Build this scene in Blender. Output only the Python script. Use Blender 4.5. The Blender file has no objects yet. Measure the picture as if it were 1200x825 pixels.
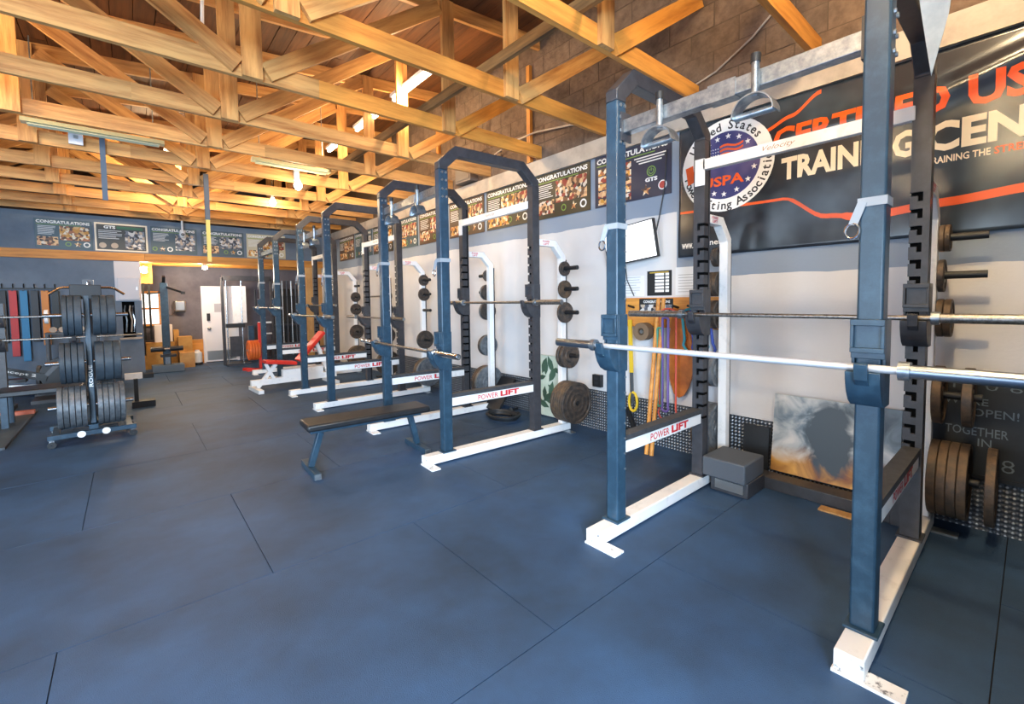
import bpy, bmesh, math, random
from mathutils import Vector, Matrix
random.seed(7)
C = bpy.context.scene.collection
SC = bpy.context.scene
V = Vector

# ------------------------------------------------------------------ camera
def set_camera():
    f, cy = 524.5, 379.0
    yaw, pit, rol = math.radians(40.55), math.radians(2.93), math.radians(-0.757)
    fwd = V((math.sin(yaw), math.cos(yaw), 0)); rgt = V((math.cos(yaw), -math.sin(yaw), 0)); up = V((0, 0, 1))
    f2 = fwd*math.cos(pit) - up*math.sin(pit); u2 = up*math.cos(pit) + fwd*math.sin(pit)
    r2 = rgt*math.cos(rol) + u2*math.sin(rol); u3 = u2*math.cos(rol) - rgt*math.sin(rol)
    cd = bpy.data.cameras.new('camera'); co = bpy.data.objects.new('camera', cd); C.objects.link(co)
    m = Matrix((( r2.x, u3.x, -f2.x, 0), (r2.y, u3.y, -f2.y, 0), (r2.z, u3.z, -f2.z, 1.5), (0, 0, 0, 1)))
    co.matrix_world = m
    cd.sensor_width = 36; cd.sensor_fit = 'HORIZONTAL'; cd.lens = f/1200*36
    cd.shift_y = -(412.5-cy)/1200; cd.clip_start = .02
    SC.camera = co
set_camera()

# ------------------------------------------------------------------ world, daylight, exposure
W = bpy.data.worlds.new('sky'); SC.world = W; W.use_nodes = True
W.node_tree.nodes['Background'].inputs[0].default_value = (.55, .74, 1, 1)
W.node_tree.nodes['Background'].inputs[1].default_value = 1.0
SC.view_settings.view_transform = 'Standard'; SC.view_settings.look = 'None'
SC.view_settings.exposure = 0.1; SC.view_settings.gamma = 1
def area(name, loc, tgt, sx, sy, watt, col):
    l = bpy.data.lights.new(name, 'AREA'); l.shape = 'RECTANGLE'; l.size = sx; l.size_y = sy; l.energy = watt; l.color = col
    o = bpy.data.objects.new(name, l); C.objects.link(o); o.location = loc
    o.rotation_euler = (V(tgt)-V(loc)).to_track_quat('-Z', 'Y').to_euler(); return o
area('daylight_side_door', (-5.9, 2.6, 1.6), (0, 2.6, 1.0), 5.2, 2.9, 300, (.66, .82, 1))
area('daylight_front_door', (-2.7, -3.5, 2.1), (1.4, 1.6, .6), 3.0, 2.2, 1300, (.60, .79, 1))

# ------------------------------------------------------------------ materials
def srgb(r, g, b):
    f = lambda c: (c/255/12.92 if c/255 <= .04045 else ((c/255+.055)/1.055)**2.4)
    return (f(r), f(g), f(b), 1)
MATS = {}
def mat(name, col, rough=.5, metal=0, col2=None, scale=8, detail=4, stretch=None, bump=0, bscale=None, contrast=(.35, .65), vary=0, spec=.5, coat=0):
    if name in MATS: return MATS[name]
    m = bpy.data.materials.new(name); m.use_nodes = True; n = m.node_tree.nodes; L = m.node_tree.links
    b = n['Principled BSDF']; b.inputs['Base Color'].default_value = col; b.inputs['Roughness'].default_value = rough
    b.inputs['Metallic'].default_value = metal; b.inputs['Specular IOR Level'].default_value = spec
    if coat: b.inputs['Coat Weight'].default_value = coat
    tc = n.new('ShaderNodeTexCoord'); src = tc.outputs['Object']
    if stretch or vary:
        mp = n.new('ShaderNodeMapping'); L.new(src, mp.inputs[0]); mp.inputs['Scale'].default_value = stretch or (1, 1, 1)
        if vary:
            oi = n.new('ShaderNodeObjectInfo'); mu = n.new('ShaderNodeMath'); mu.operation = 'MULTIPLY'; mu.inputs[1].default_value = 37
            L.new(oi.outputs['Random'], mu.inputs[0]); L.new(mu.outputs[0], mp.inputs['Location'])
        src = mp.outputs[0]
    out = None
    if col2:
        t = n.new('ShaderNodeTexNoise'); t.inputs['Scale'].default_value = scale; t.inputs['Detail'].default_value = detail; t.inputs['Roughness'].default_value = .65
        L.new(src, t.inputs['Vector']); r = n.new('ShaderNodeValToRGB'); L.new(t.outputs['Fac'], r.inputs[0])
        r.color_ramp.elements[0].position = contrast[0]; r.color_ramp.elements[1].position = contrast[1]
        r.color_ramp.elements[0].color = col; r.color_ramp.elements[1].color = col2; out = r.outputs[0]
    if vary:
        if out is None:
            rg = n.new('ShaderNodeRGB'); rg.outputs[0].default_value = col; out = rg.outputs[0]
        hs = n.new('ShaderNodeHueSaturation'); L.new(out, hs.inputs['Color'])
        mr = n.new('ShaderNodeMapRange'); L.new(oi.outputs['Random'], mr.inputs[0]); mr.inputs['To Min'].default_value = 1-vary; mr.inputs['To Max'].default_value = 1+vary
        L.new(mr.outputs[0], hs.inputs['Value']); out = hs.outputs[0]
    if out: L.new(out, b.inputs['Base Color'])
    if bump:
        t2 = n.new('ShaderNodeTexNoise'); t2.inputs['Scale'].default_value = bscale or scale; t2.inputs['Detail'].default_value = 5; L.new(src, t2.inputs['Vector'])
        bp = n.new('ShaderNodeBump'); bp.inputs['Strength'].default_value = bump; bp.inputs['Distance'].default_value = .02
        L.new(t2.outputs['Fac'], bp.inputs['Height']); L.new(bp.outputs[0], b.inputs['Normal'])
    MATS[name] = m; return m
def emit(name, col, s):
    m = bpy.data.materials.new(name); m.use_nodes = True; b = m.node_tree.nodes['Principled BSDF']
    b.inputs['Base Color'].default_value = (.8, .8, .8, 1); b.inputs['Emission Color'].default_value = col; b.inputs['Emission Strength'].default_value = s
    MATS[name] = m; return m
M_navy = mat('navy_powder_coat', srgb(38, 62, 80), .36, 0, srgb(54, 82, 102), 14, 6, contrast=(.45, .75), bump=.04, bscale=160)
M_navyd = mat('dark_steel_paint', srgb(50, 50, 54), .42, 0, srgb(62, 63, 68), 16, 5, bump=.04, bscale=160)
M_slot = mat('slot_interior', srgb(8, 9, 10), .9, spec=.1)
M_white = mat('white_enamel', srgb(236, 234, 232), .4, 0, srgb(205, 202, 200), 12, 6, contrast=(.55, .8))
M_scuff = mat('scuffed_white_enamel', srgb(238, 236, 234), .45, 0, srgb(90, 90, 92), 30, 6, contrast=(.56, .68))
M_zinc = mat('zinc_steel', srgb(176, 184, 190), .34, .85, srgb(130, 140, 150), 22, 5)
M_chrome = mat('chrome', srgb(215, 218, 222), .16, 1)
M_bar = mat('knurled_steel', srgb(168, 166, 162), .36, .9, srgb(120, 116, 112), 60, 3)
M_bright = mat('bright_bar_steel', srgb(204, 207, 212), .4, .4)
M_iron = mat('cast_iron', srgb(58, 55, 54), .55, .35, srgb(104, 88, 76), 20, 6, contrast=(.4, .72), bump=.1, bscale=70, vary=.25)
M_rust = mat('rusty_iron', srgb(66, 60, 56), .55, .35, srgb(112, 90, 68), 14, 6, contrast=(.35, .7), bump=.12, bscale=60, vary=.2)
M_grip = mat('blue_grey_iron', srgb(84, 90, 96), .5, .4, srgb(118, 122, 126), 18, 5, bump=.08, bscale=70, vary=.2)
M_bumper = mat('bumper_rubber', srgb(46, 56, 66), .55, 0, srgb(58, 70, 80), 12, 4, vary=.15)
M_black = mat('black_plastic', srgb(26, 28, 31), .5)
M_vinyl = mat('black_vinyl', srgb(26, 28, 31), .38, 0, srgb(40, 42, 46), 10, 5, bump=.06, bscale=40)
M_pad = mat('safety_pad_rubber', srgb(52, 54, 58), .6, 0, srgb(66, 68, 72), 25, 4)
M_red = mat('red_print', srgb(205, 42, 52), .5)
M_orange = mat('banner_orange', srgb(232, 92, 32), .35)
M_cream = mat('banner_cream', srgb(236, 222, 198), .4)
M_txtw = mat('print_white', srgb(238, 238, 236), .5)
M_txtd = mat('print_dark', srgb(40, 42, 46), .5)
M_green = mat('print_green', srgb(126, 160, 74), .5)
M_wood = mat('fir_lumber', srgb(214, 160, 94), .6, 0, srgb(160, 100, 48), 2.2, 6, stretch=(.8, 9, 9), contrast=(.42, .72), bump=.12, bscale=6, vary=.16)
M_woodo = mat('orange_fir', srgb(220, 150, 66), .55, 0, srgb(176, 104, 38), 2.2, 6, stretch=(.8, 9, 9), contrast=(.42, .75), bump=.12, bscale=6, vary=.14)
M_plank = mat('roof_plank_wood', srgb(120, 74, 38), .65, 0, srgb(70, 42, 22), 2, 6, stretch=(.7, 8, 8), contrast=(.35, .72), bump=.15, bscale=5, vary=.3)
M_old = mat('weathered_board', srgb(150, 112, 66), .7, 0, srgb(104, 76, 44), 2.5, 6, stretch=(.8, 9, 9), bump=.15, bscale=6)
M_ply = mat('plywood', srgb(206, 158, 96), .6, 0, srgb(176, 122, 66), 2, 5, stretch=(1, 5, 1.5), contrast=(.4, .7))
M_ledge = mat('pale_board', srgb(190, 176, 160), .6, 0, srgb(160, 146, 132), 3, 5, contrast=(.45, .7))
M_cmu = mat('concrete_block', srgb(124, 102, 84), .9, 0, srgb(90, 72, 58), 9, 8, contrast=(.35, .7), bump=.5, bscale=34, vary=.14)
M_mortar = mat('mortar', srgb(92, 76, 62), .95, bump=.3, bscale=40)
M_rubber = mat('floor_rubber', srgb(42, 55, 70), .52, 0, srgb(60, 92, 132), .8, 9, contrast=(.28, .7), bump=.22, bscale=240, spec=.22)
M_gap = mat('floor_gap', srgb(16, 18, 20), .9)
M_grey = mat('grey_wall_paint', srgb(112, 126, 142), .7, 0, srgb(98, 112, 128), 2.5, 5, bump=.05, bscale=60)
M_mauve = mat('dark_back_wall', srgb(104, 98, 104), .75, 0, srgb(82, 78, 86), 2.2, 6, contrast=(.38, .66), bump=.08, bscale=30)
M_kraft = mat('kraft_cardboard', srgb(190, 142, 76), .75, 0, srgb(172, 124, 62), 6, 4)
M_paper = mat('paper', srgb(228, 230, 232), .7)
M_door = mat('door_white', srgb(224, 222, 226), .45)
M_steel = mat('brushed_steel', srgb(188, 186, 182), .28, .9)
M_redp = mat('red_frame_paint', srgb(206, 46, 34), .4)
M_orp = mat('orange_plate_rubber', srgb(212, 100, 42), .45)
M_tube = emit('tube_glow', (1, .86, .62, 1), 14)
M_bulb = emit('bulb_glow', (1, .9, .72, 1), 18)
M_screen = emit('screen_glow', (1, .98, .98, 1), 1.25)
M_window = emit('window_daylight', (.92, .96, 1, 1), 1.3)

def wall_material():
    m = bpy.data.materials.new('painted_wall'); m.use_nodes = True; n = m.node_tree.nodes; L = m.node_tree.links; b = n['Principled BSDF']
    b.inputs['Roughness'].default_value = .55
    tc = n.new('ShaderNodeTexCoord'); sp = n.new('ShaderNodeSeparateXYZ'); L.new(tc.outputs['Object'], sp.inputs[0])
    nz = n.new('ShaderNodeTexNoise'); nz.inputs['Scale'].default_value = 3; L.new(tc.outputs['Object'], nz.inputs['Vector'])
    # the upper blue-grey band starts lower where the banner hangs (y < 2.3)
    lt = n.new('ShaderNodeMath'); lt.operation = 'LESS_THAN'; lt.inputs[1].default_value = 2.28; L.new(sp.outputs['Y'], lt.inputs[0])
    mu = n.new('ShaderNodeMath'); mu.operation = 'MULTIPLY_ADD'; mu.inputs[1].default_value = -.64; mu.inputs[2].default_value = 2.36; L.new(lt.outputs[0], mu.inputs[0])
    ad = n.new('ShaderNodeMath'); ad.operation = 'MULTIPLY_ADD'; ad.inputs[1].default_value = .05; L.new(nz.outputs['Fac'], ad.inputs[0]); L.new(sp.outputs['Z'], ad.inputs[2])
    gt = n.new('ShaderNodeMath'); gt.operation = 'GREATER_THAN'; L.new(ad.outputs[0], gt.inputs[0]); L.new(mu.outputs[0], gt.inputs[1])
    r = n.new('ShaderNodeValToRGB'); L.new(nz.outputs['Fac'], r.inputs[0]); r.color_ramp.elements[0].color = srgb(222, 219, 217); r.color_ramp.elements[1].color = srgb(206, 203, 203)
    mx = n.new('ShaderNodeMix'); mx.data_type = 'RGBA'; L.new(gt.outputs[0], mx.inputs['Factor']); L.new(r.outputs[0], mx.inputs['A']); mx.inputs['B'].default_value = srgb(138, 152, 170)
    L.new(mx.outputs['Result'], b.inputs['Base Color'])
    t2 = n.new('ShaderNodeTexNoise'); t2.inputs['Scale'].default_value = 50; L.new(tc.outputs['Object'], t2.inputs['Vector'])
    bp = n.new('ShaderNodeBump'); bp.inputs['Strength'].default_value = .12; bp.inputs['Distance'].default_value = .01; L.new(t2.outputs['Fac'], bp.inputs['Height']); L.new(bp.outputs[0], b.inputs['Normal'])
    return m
def diamond_material():
    m = bpy.data.materials.new('diamond_plate_metal'); m.use_nodes = True; n = m.node_tree.nodes; L = m.node_tree.links; b = n['Principled BSDF']
    b.inputs['Metallic'].default_value = .6; b.inputs['Roughness'].default_value = .35
    tc = n.new('ShaderNodeTexCoord'); mp = n.new('ShaderNodeMapping'); mp.inputs['Rotation'].default_value = (math.radians(45), 0, 0); mp.inputs['Scale'].default_value = (46, 46, 46)
    L.new(tc.outputs['Object'], mp.inputs[0])
    sp = n.new('ShaderNodeSeparateXYZ'); L.new(mp.outputs[0], sp.inputs[0])
    def s(o, ph=0):
        a = n.new('ShaderNodeMath'); a.operation = 'MULTIPLY_ADD'; a.inputs[1].default_value = math.pi; a.inputs[2].default_value = ph; L.new(o, a.inputs[0])
        c = n.new('ShaderNodeMath'); c.operation = 'SINE'; L.new(a.outputs[0], c.inputs[0]); return c
    y, z = s(sp.outputs['Y']), s(sp.outputs['Z'])
    p = n.new('ShaderNodeMath'); p.operation = 'MULTIPLY'; L.new(y.outputs[0], p.inputs[0]); L.new(z.outputs[0], p.inputs[1])
    r = n.new('ShaderNodeValToRGB'); L.new(p.outputs[0], r.inputs[0]); r.color_ramp.elements[0].position = .35; r.color_ramp.elements[1].position = .8
    r.color_ramp.elements[0].color = srgb(92, 98, 106); r.color_ramp.elements[1].color = srgb(196, 202, 208)
    L.new(r.outputs[0], b.inputs['Base Color'])
    bp = n.new('ShaderNodeBump'); bp.inputs['Strength'].default_value = .6; bp.inputs['Distance'].default_value = .01; L.new(p.outputs[0], bp.inputs['Height']); L.new(bp.outputs[0], b.inputs['Normal'])
    return m
def photo_material(name, cols, scale=16):
    m = bpy.data.materials.new(name); m.use_nodes = True; n = m.node_tree.nodes; L = m.node_tree.links; b = n['Principled BSDF']; b.inputs['Roughness'].default_value = .5
    tc = n.new('ShaderNodeTexCoord'); v = n.new('ShaderNodeTexVoronoi'); v.inputs['Scale'].default_value = scale; L.new(tc.outputs['Object'], v.inputs['Vector'])
    sp = n.new('ShaderNodeSeparateColor'); L.new(v.outputs['Color'], sp.inputs[0])
    r = n.new('ShaderNodeValToRGB'); r.color_ramp.interpolation = 'CONSTANT'; L.new(sp.outputs[0], r.inputs[0])
    for i, c in enumerate(cols):
        if i < 2: e = r.color_ramp.elements[i]; e.position = i/len(cols)
        else: e = r.color_ramp.elements.new(i/len(cols))
        e.color = c
    L.new(r.outputs[0], b.inputs['Base Color']); return m
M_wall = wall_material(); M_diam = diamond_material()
M_photoA = photo_material('group_photo', [srgb(60, 48, 44), srgb(206, 160, 120), srgb(224, 214, 200), srgb(120, 86, 62), srgb(150, 60, 50), srgb(230, 190, 140)], 26)
M_photoB = photo_material('stage_photo', [srgb(40, 44, 52), srgb(80, 84, 96), srgb(196, 176, 152), srgb(120, 128, 140), srgb(220, 216, 210)], 26)
M_photoC = photo_material('warm_photo', [srgb(224, 180, 120), srgb(176, 110, 70), srgb(240, 226, 200), srgb(90, 64, 52), srgb(210, 150, 60)], 26)

# ------------------------------------------------------------------ builders
def new(name, me, m=None, parent=None, mx=None):
    o = bpy.data.objects.new(name, me); C.objects.link(o)
    if m is not None and me is not None:
        ms = m if isinstance(m, (list, tuple)) else [m]
        if not me.materials:
            for x in ms: me.materials.append(x)
    if parent: o.parent = parent
    if mx is not None: o.matrix_local = mx
    return o
def thing(name, label, cat, loc=(0, 0, 0), rz=0, group=None):
    o = bpy.data.objects.new(name, None); C.objects.link(o); o.location = loc; o.rotation_euler = (0, 0, rz); o.empty_display_size = .1
    o['label'] = label; o['category'] = cat
    if group: o['group'] = group
    return o
def tag(o, label, cat, group=None):
    o['label'] = label; o['category'] = cat
    if group: o['group'] = group
    return o
def struct(o): o['kind'] = 'structure'; return o
class MB:
    def __init__(s): s.bm = bmesh.new(); s.mi = 0
    def _n(s, fs):
        for f in fs: f.material_index = s.mi
    def box(s, c, size, rot=None):
        g = bmesh.ops.create_cube(s.bm, size=1); vs = g['verts']
        mx = Matrix.Translation(c) @ ((rot.to_4x4() if rot else Matrix())) @ Matrix.Diagonal((*size, 1))
        bmesh.ops.transform(s.bm, matrix=mx, verts=vs); s._n({f for v in vs for f in v.link_faces}); return s
    def b2(s, a, b):  # box from two corners
        return s.box([(a[i]+b[i])/2 for i in range(3)], [abs(b[i]-a[i]) for i in range(3)])
    def bar(s, p, q, w, h, up=(0, 0, 1)):  # box along p-q
        p, q = V(p), V(q); d = (q-p); x = d.normalized(); u = V(up)
        y = u.cross(x)
        if y.length < 1e-4: y = V((0, 1, 0)).cross(x)
        y.normalize(); z = x.cross(y)
        return s.box((p+q)/2, (d.length, w, h), Matrix((x, y, z)).transposed())
    def ring(s, rings, close=False, cap=True, smooth=True):
        n = len(rings[0]); vv = [[s.bm.verts.new(p) for p in r] for r in rings]; fs = []
        k = len(vv)
        for i in range(k if close else k-1):
            a, b = vv[i], vv[(i+1) % k]
            for j in range(n):
                fs.append(s.bm.faces.new((a[j], a[(j+1) % n], b[(j+1) % n], b[j])))
        for f in fs: f.smooth = smooth
        if cap and not close:
            fs.append(s.bm.faces.new(vv[0][::-1])); fs.append(s.bm.faces.new(vv[-1]))
        s._n(fs); return s
    def tube(s, pts, r, n=10, close=False):
        pts = [V(p) for p in pts]; k = len(pts); rs = []; ref = None
        for i, p in enumerate(pts):
            a = pts[(i-1) % k] if (i > 0 or close) else p; b = pts[(i+1) % k] if (i < k-1 or close) else p
            t = (b-a).normalized()
            if ref is None:
                ref = t.cross(V((0, 0, 1)));
                if ref.length < .1: ref = t.cross(V((0, 1, 0)))
            ref = (ref - t*ref.dot(t)).normalized(); y = t.cross(ref)
            rad = r[i] if isinstance(r, (list, tuple)) else r
            rs.append([p+(ref*math.cos(2*math.pi*j/n)+y*math.sin(2*math.pi*j/n))*rad for j in range(n)])
        return s.ring(rs, close)
    def cyl(s, p, q, r, n=16): return s.tube([p, q], r, n)
    def lathe(s, prof, c, axis='Y', n=28, close=True):  # prof: list of (axial, radius)
        rs = []
        for a, r in prof:
            rg = []
            for j in range(n):
                t = 2*math.pi*j/n; x, y = r*math.cos(t), r*math.sin(t)
                rg.append(V(c)+(V((x, a, y)) if axis == 'Y' else V((a, x, y)) if axis == 'X' else V((x, y, a))))
            rs.append(rg)
        return s.ring(rs, close, cap=not close)
    def prism(s, pts, ax, lo, hi):  # pts 2D in the plane normal to ax, extruded lo..hi
        def P(u, v, t): return (t, u, v) if ax == 'X' else (u, t, v) if ax == 'Y' else (u, v, t)
        a = [s.bm.verts.new(P(u, v, lo)) for u, v in pts]; b = [s.bm.verts.new(P(u, v, hi)) for u, v in pts]; n = len(pts)
        fs = [s.bm.faces.new(a), s.bm.faces.new(b[::-1])]
        for i in range(n): fs.append(s.bm.faces.new((a[i], b[i], b[(i+1) % n], a[(i+1) % n])))
        s._n(fs); return s
    def sweep(s, pts, w, h):  # rectangular tube along a polyline in an XZ plane (y const); w along Y, h in plane
        rs = []; k = len(pts); P = [V(p) for p in pts]
        for i in range(k):
            d1 = (P[i]-P[i-1]).normalized() if i else (P[1]-P[0]).normalized()
            d2 = (P[i+1]-P[i]).normalized() if i < k-1 else d1
            n1 = V((-d1.z, 0, d1.x)); n2 = V((-d2.z, 0, d2.x)); nn = (n1+n2).normalized(); nn *= h/2/max(.3, nn.dot(n1)); y = V((0, w/2, 0))
            rs.append([P[i]-nn-y, P[i]-nn+y, P[i]+nn+y, P[i]+nn-y])
        return s.ring(rs, smooth=False)
    def mesh(s, name='m', fix=True):
        if fix: bmesh.ops.recalc_face_normals(s.bm, faces=s.bm.faces)
        me = bpy.data.meshes.new(name); s.bm.to_mesh(me); s.bm.free(); me.set_sharp_from_angle(angle=.62); return me
    def build(s, name, m, parent=None, mx=None, bevel=0):
        o = new(name, s.mesh(name), m, parent, mx)
        if bevel:
            b = o.modifiers.new('bevel', 'BEVEL'); b.width = bevel; b.segments = 2; b.limit_method = 'ANGLE'; b.angle_limit = .6
        return o
def copy_tree(o, parent=None):
    c = o.copy(); C.objects.link(c)
    if parent: c.parent = parent
    for ch in list(o.children): copy_tree(ch, c)
    return c
def beam(name, p, q, t, h, m, parent=None, up=(0, 0, 1)):
    """a board from p to q whose mesh lies along its own X so that the grain follows it"""
    p, q = V(p), V(q); d = q-p; x = d.normalized(); y = V(up).cross(x).normalized(); z = x.cross(y)
    mx = Matrix.Translation((p+q)/2) @ Matrix((x, y, z)).transposed().to_4x4()
    mb = MB().box((0, 0, 0), (d.length, t, h))
    return new(name, mb.mesh(name), m, parent, mx)
_tc = {}
def text_geo(s, off=0, shear=0):
    k = (s, off, shear)
    if k not in _tc:
        cu = bpy.data.curves.new('t', 'FONT'); cu.body = s; cu.size = 1; cu.offset = off; cu.shear = shear; cu.resolution_u = 2; cu.extrude = 0
        o = bpy.data.objects.new('t', cu); C.objects.link(o)
        me = bpy.data.meshes.new_from_object(o.evaluated_get(bpy.context.evaluated_depsgraph_get()))
        vs = [v.co.copy() for v in me.vertices]; fs = [tuple(p.vertices) for p in me.polygons]
        bpy.data.objects.remove(o); bpy.data.curves.remove(cu); bpy.data.meshes.remove(me)
        x0 = min(v.x for v in vs); x1 = max(v.x for v in vs); y0 = min(v.y for v in vs); y1 = max(v.y for v in vs)
        _tc[k] = (vs, fs, x0, x1, y0, y1)
    return _tc[k]
class Print:
    """flat print: letters and shapes laid on a plane o + u*a + v*b, raised by a hair"""
    def __init__(s, o, u, v, lift=.0015, warp=None): s.o, s.u, s.v = V(o), V(u), V(v); s.n = s.u.cross(s.v); s.vs = []; s.fs = []; s.lift = lift; s.warp = warp
    def P(s, a, b): return s.o+s.u*a+s.v*b+s.n*s.lift
    def text(s, t, a, b, w, h, off=0, shear=0):
        vs, fs, x0, x1, y0, y1 = text_geo(t, off, shear); k = len(s.vs)
        for q in vs: s.vs.append(s.P(a+(q.x-x0)/(x1-x0)*w, b+(q.y-y0)/(y1-y0)*h))
        s.fs += [tuple(i+k for i in f) for f in fs]; return s
    def glyph(s, t, a, b, size, ang, off=0):
        vs, fs, x0, x1, y0, y1 = text_geo(t, off, 0); k = len(s.vs); c, d = math.cos(ang), math.sin(ang); xm = (x0+x1)/2
        for q in vs:
            x, y = (q.x-xm)*size, (q.y-.35)*size; s.vs.append(s.P(a+x*c-y*d, b+x*d+y*c))
        s.fs += [tuple(i+k for i in f) for f in fs]; return s
    def poly(s, pts):
        k = len(s.vs); s.vs += [s.P(a, b) for a, b in pts]; s.fs.append(tuple(range(k, k+len(pts)))); return s
    def rect(s, a, b, w, h): return s.poly([(a, b), (a+w, b), (a+w, b+h), (a, b+h)])
    def disc(s, a, b, r, n=28): return s.poly([(a+r*math.cos(2*math.pi*i/n), b+r*math.sin(2*math.pi*i/n)) for i in range(n)])
    def annulus(s, a, b, r0, r1, n=28, t0=0, t1=2*math.pi):
        for i in range(n):
            p, q = t0+(t1-t0)*i/n, t0+(t1-t0)*(i+1)/n
            s.poly([(a+r0*math.cos(p), b+r0*math.sin(p)), (a+r1*math.cos(p), b+r1*math.sin(p)), (a+r1*math.cos(q), b+r1*math.sin(q)), (a+r0*math.cos(q), b+r0*math.sin(q))])
        return s
    def star(s, a, b, r, rot=0):
        return s.poly([(a+(r if i % 2 == 0 else r*.4)*math.cos(rot+math.pi/2+i*math.pi/5), b+(r if i % 2 == 0 else r*.4)*math.sin(rot+math.pi/2+i*math.pi/5)) for i in range(10)])
    def build(s, name, m, parent=None):
        me = bpy.data.meshes.new(name); me.from_pydata(s.vs, [], s.fs); me.update()
        if s.warp:
            bm = bmesh.new(); bm.from_mesh(me); bmesh.ops.triangulate(bm, faces=bm.faces)
            for k in range(4):
                es = [e for e in bm.edges if e.calc_length() > .03]
                if es: bmesh.ops.subdivide_edges(bm, edges=es, cuts=1); bmesh.ops.triangulate(bm, faces=[f for f in bm.faces if len(f.verts) > 3])
            for v in bm.verts: v.co = s.warp(v.co)
            bm.to_mesh(me); bm.free()
        o = new(name, me, m, parent)
        if len(s.fs) > 1 and name in ('text_lines', 'rows', 'socket_face', 'flag_stripes', 'chalk_lettering', 'stars'): o['kind'] = 'stuff'
        return o
UR, VR = (0, -1, 0), (0, 0, 1)      # print on the right wall, read while facing +X
UB, VB = (1, 0, 0), (0, 0, 1)       # print facing the camera side (-Y)

# ------------------------------------------------------------------ setting
XW, YB = 4.07, 13.9
# floor: slab and rubber mats with open joints
fl = struct(MB().b2((-6.2, -3.2, -.12), (XW+.2, 14.1, -.012)).build('floor', M_gap))
rows = [-2.6, -1.26, .065, 1.372, 2.72, 4.1, 5.5, 6.9, 8.25, 9.6, 10.95, 12.3, 13.9]
for i in range(len(rows)-1):
    x = [.55, -.3][i % 2] if rows[i] > 1 else [.55, 1.44][i % 2]
    xs = [x+1.71*k for k in range(-5, 4)]
    xs = [q for q in xs if -6.2 < q < XW-.3]; xs = [-6.2]+xs+[XW-.003]
    for a, b in zip(xs[:-1], xs[1:]):
        g = .0022
        MB().b2((a+g, rows[i]+g, -.012), (b-g, rows[i+1]-g, random.uniform(-.0012, 0))).build('rubber_mat', M_rubber, fl)
# right wall: lower painted part, ledge board, concrete blocks above
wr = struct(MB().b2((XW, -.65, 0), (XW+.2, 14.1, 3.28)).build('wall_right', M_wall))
bk = MB().b2((XW+.007, -.65, 3.28), (XW+.2, 14.1, 5.0)).build('mortar_bed', M_mortar, wr)
BH, BL = .212, .43
bmesh_block = None
for r in range(8):
    off = (r % 2)*BL/2
    for c in range(0, 18):
        y0 = c*BL-off
        if bmesh_block is None: bmesh_block = MB().box((0, 0, 0), (.05, BL-.009, BH-.009)).mesh('block')
        o = new('block', bmesh_block, M_cmu, wr, Matrix.Translation((XW+.025+random.uniform(0, .006), y0+BL/2, 3.28+BH*(r+.5))))
beam('ledge_board', (XW-.02, -.44, 3.18), (XW-.02, 12.15, 3.18), .04, .19, M_ledge, wr)
for k, (a, b) in enumerate([(-.44, 1.2), (1.205, 3.6), (3.605, 6.0), (6.005, 8.4)]):
    MB().b2((XW-.006, a, .0), (XW, b, .455)).build('diamond_plate', M_diam, wr)
for y in (4.32, 6.55): beam('wall_stud', (XW-.03, y, 3.28), (XW-.03, y, 4.5), .06, .05, M_woodo, wr, up=(1, 0, 0))
# back wall, left wall, front wall with openings
struct(MB().b2((-6.2, YB, 0), (XW, YB+.2, 5)).build('wall_back', M_mauve))
m = MB(); m.b2((-6.2, -.65, 0), (-6, -.1, 5)).b2((-6.2, 5.3, 0), (-6, 13.9, 5)).b2((-6.2, -.1, 3.1), (-6, 5.3, 5)); struct(m.build('wall_left', M_grey))
m = MB(); m.b2((-6, -.65, 0), (-3.6, -.45, 5)).b2((1.0, -.65, 0), (XW, -.45, 5)).b2((-3.6, -.65, 3.0), (1.0, -.45, 5)); struct(m.build('wall_front', M_grey))
# roof: planks along Y on the sloping top chords
ZT = lambda x: 4.30+.085*x
cl = struct(MB().prism([(-6.2, ZT(-6.2)+.17), (XW+.2, ZT(XW+.2)+.17), (XW+.2, ZT(XW+.2)+.27), (-6.2, ZT(-6.2)+.27)], 'Y', -.65, 14.1).build('ceiling', M_slot))
slope = math.atan(.085); x = -3.4; k = 0
while x < XW:
    w = .178; cuts = [-.45, 1.1+(k*1.7) % 2.4, 5.2+(k*1.3) % 2.2, 9.3+(k*.7) % 1.5, 13.9]
    for a, b in zip(cuts[:-1], cuts[1:]):
        mx = Matrix.Translation((x+w/2, (a+b)/2, ZT(x+w/2)+.152+random.uniform(-.004, .004))) @ Matrix.Rotation(-slope, 4, 'Y') @ Matrix.Rotation(math.pi/2, 4, 'Z')
        new('roof_plank', MB().box((0, 0, 0), (b-a-.004, w-.006, .03)).mesh(), M_plank, cl, mx)
    x += w; k += 1
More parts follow.
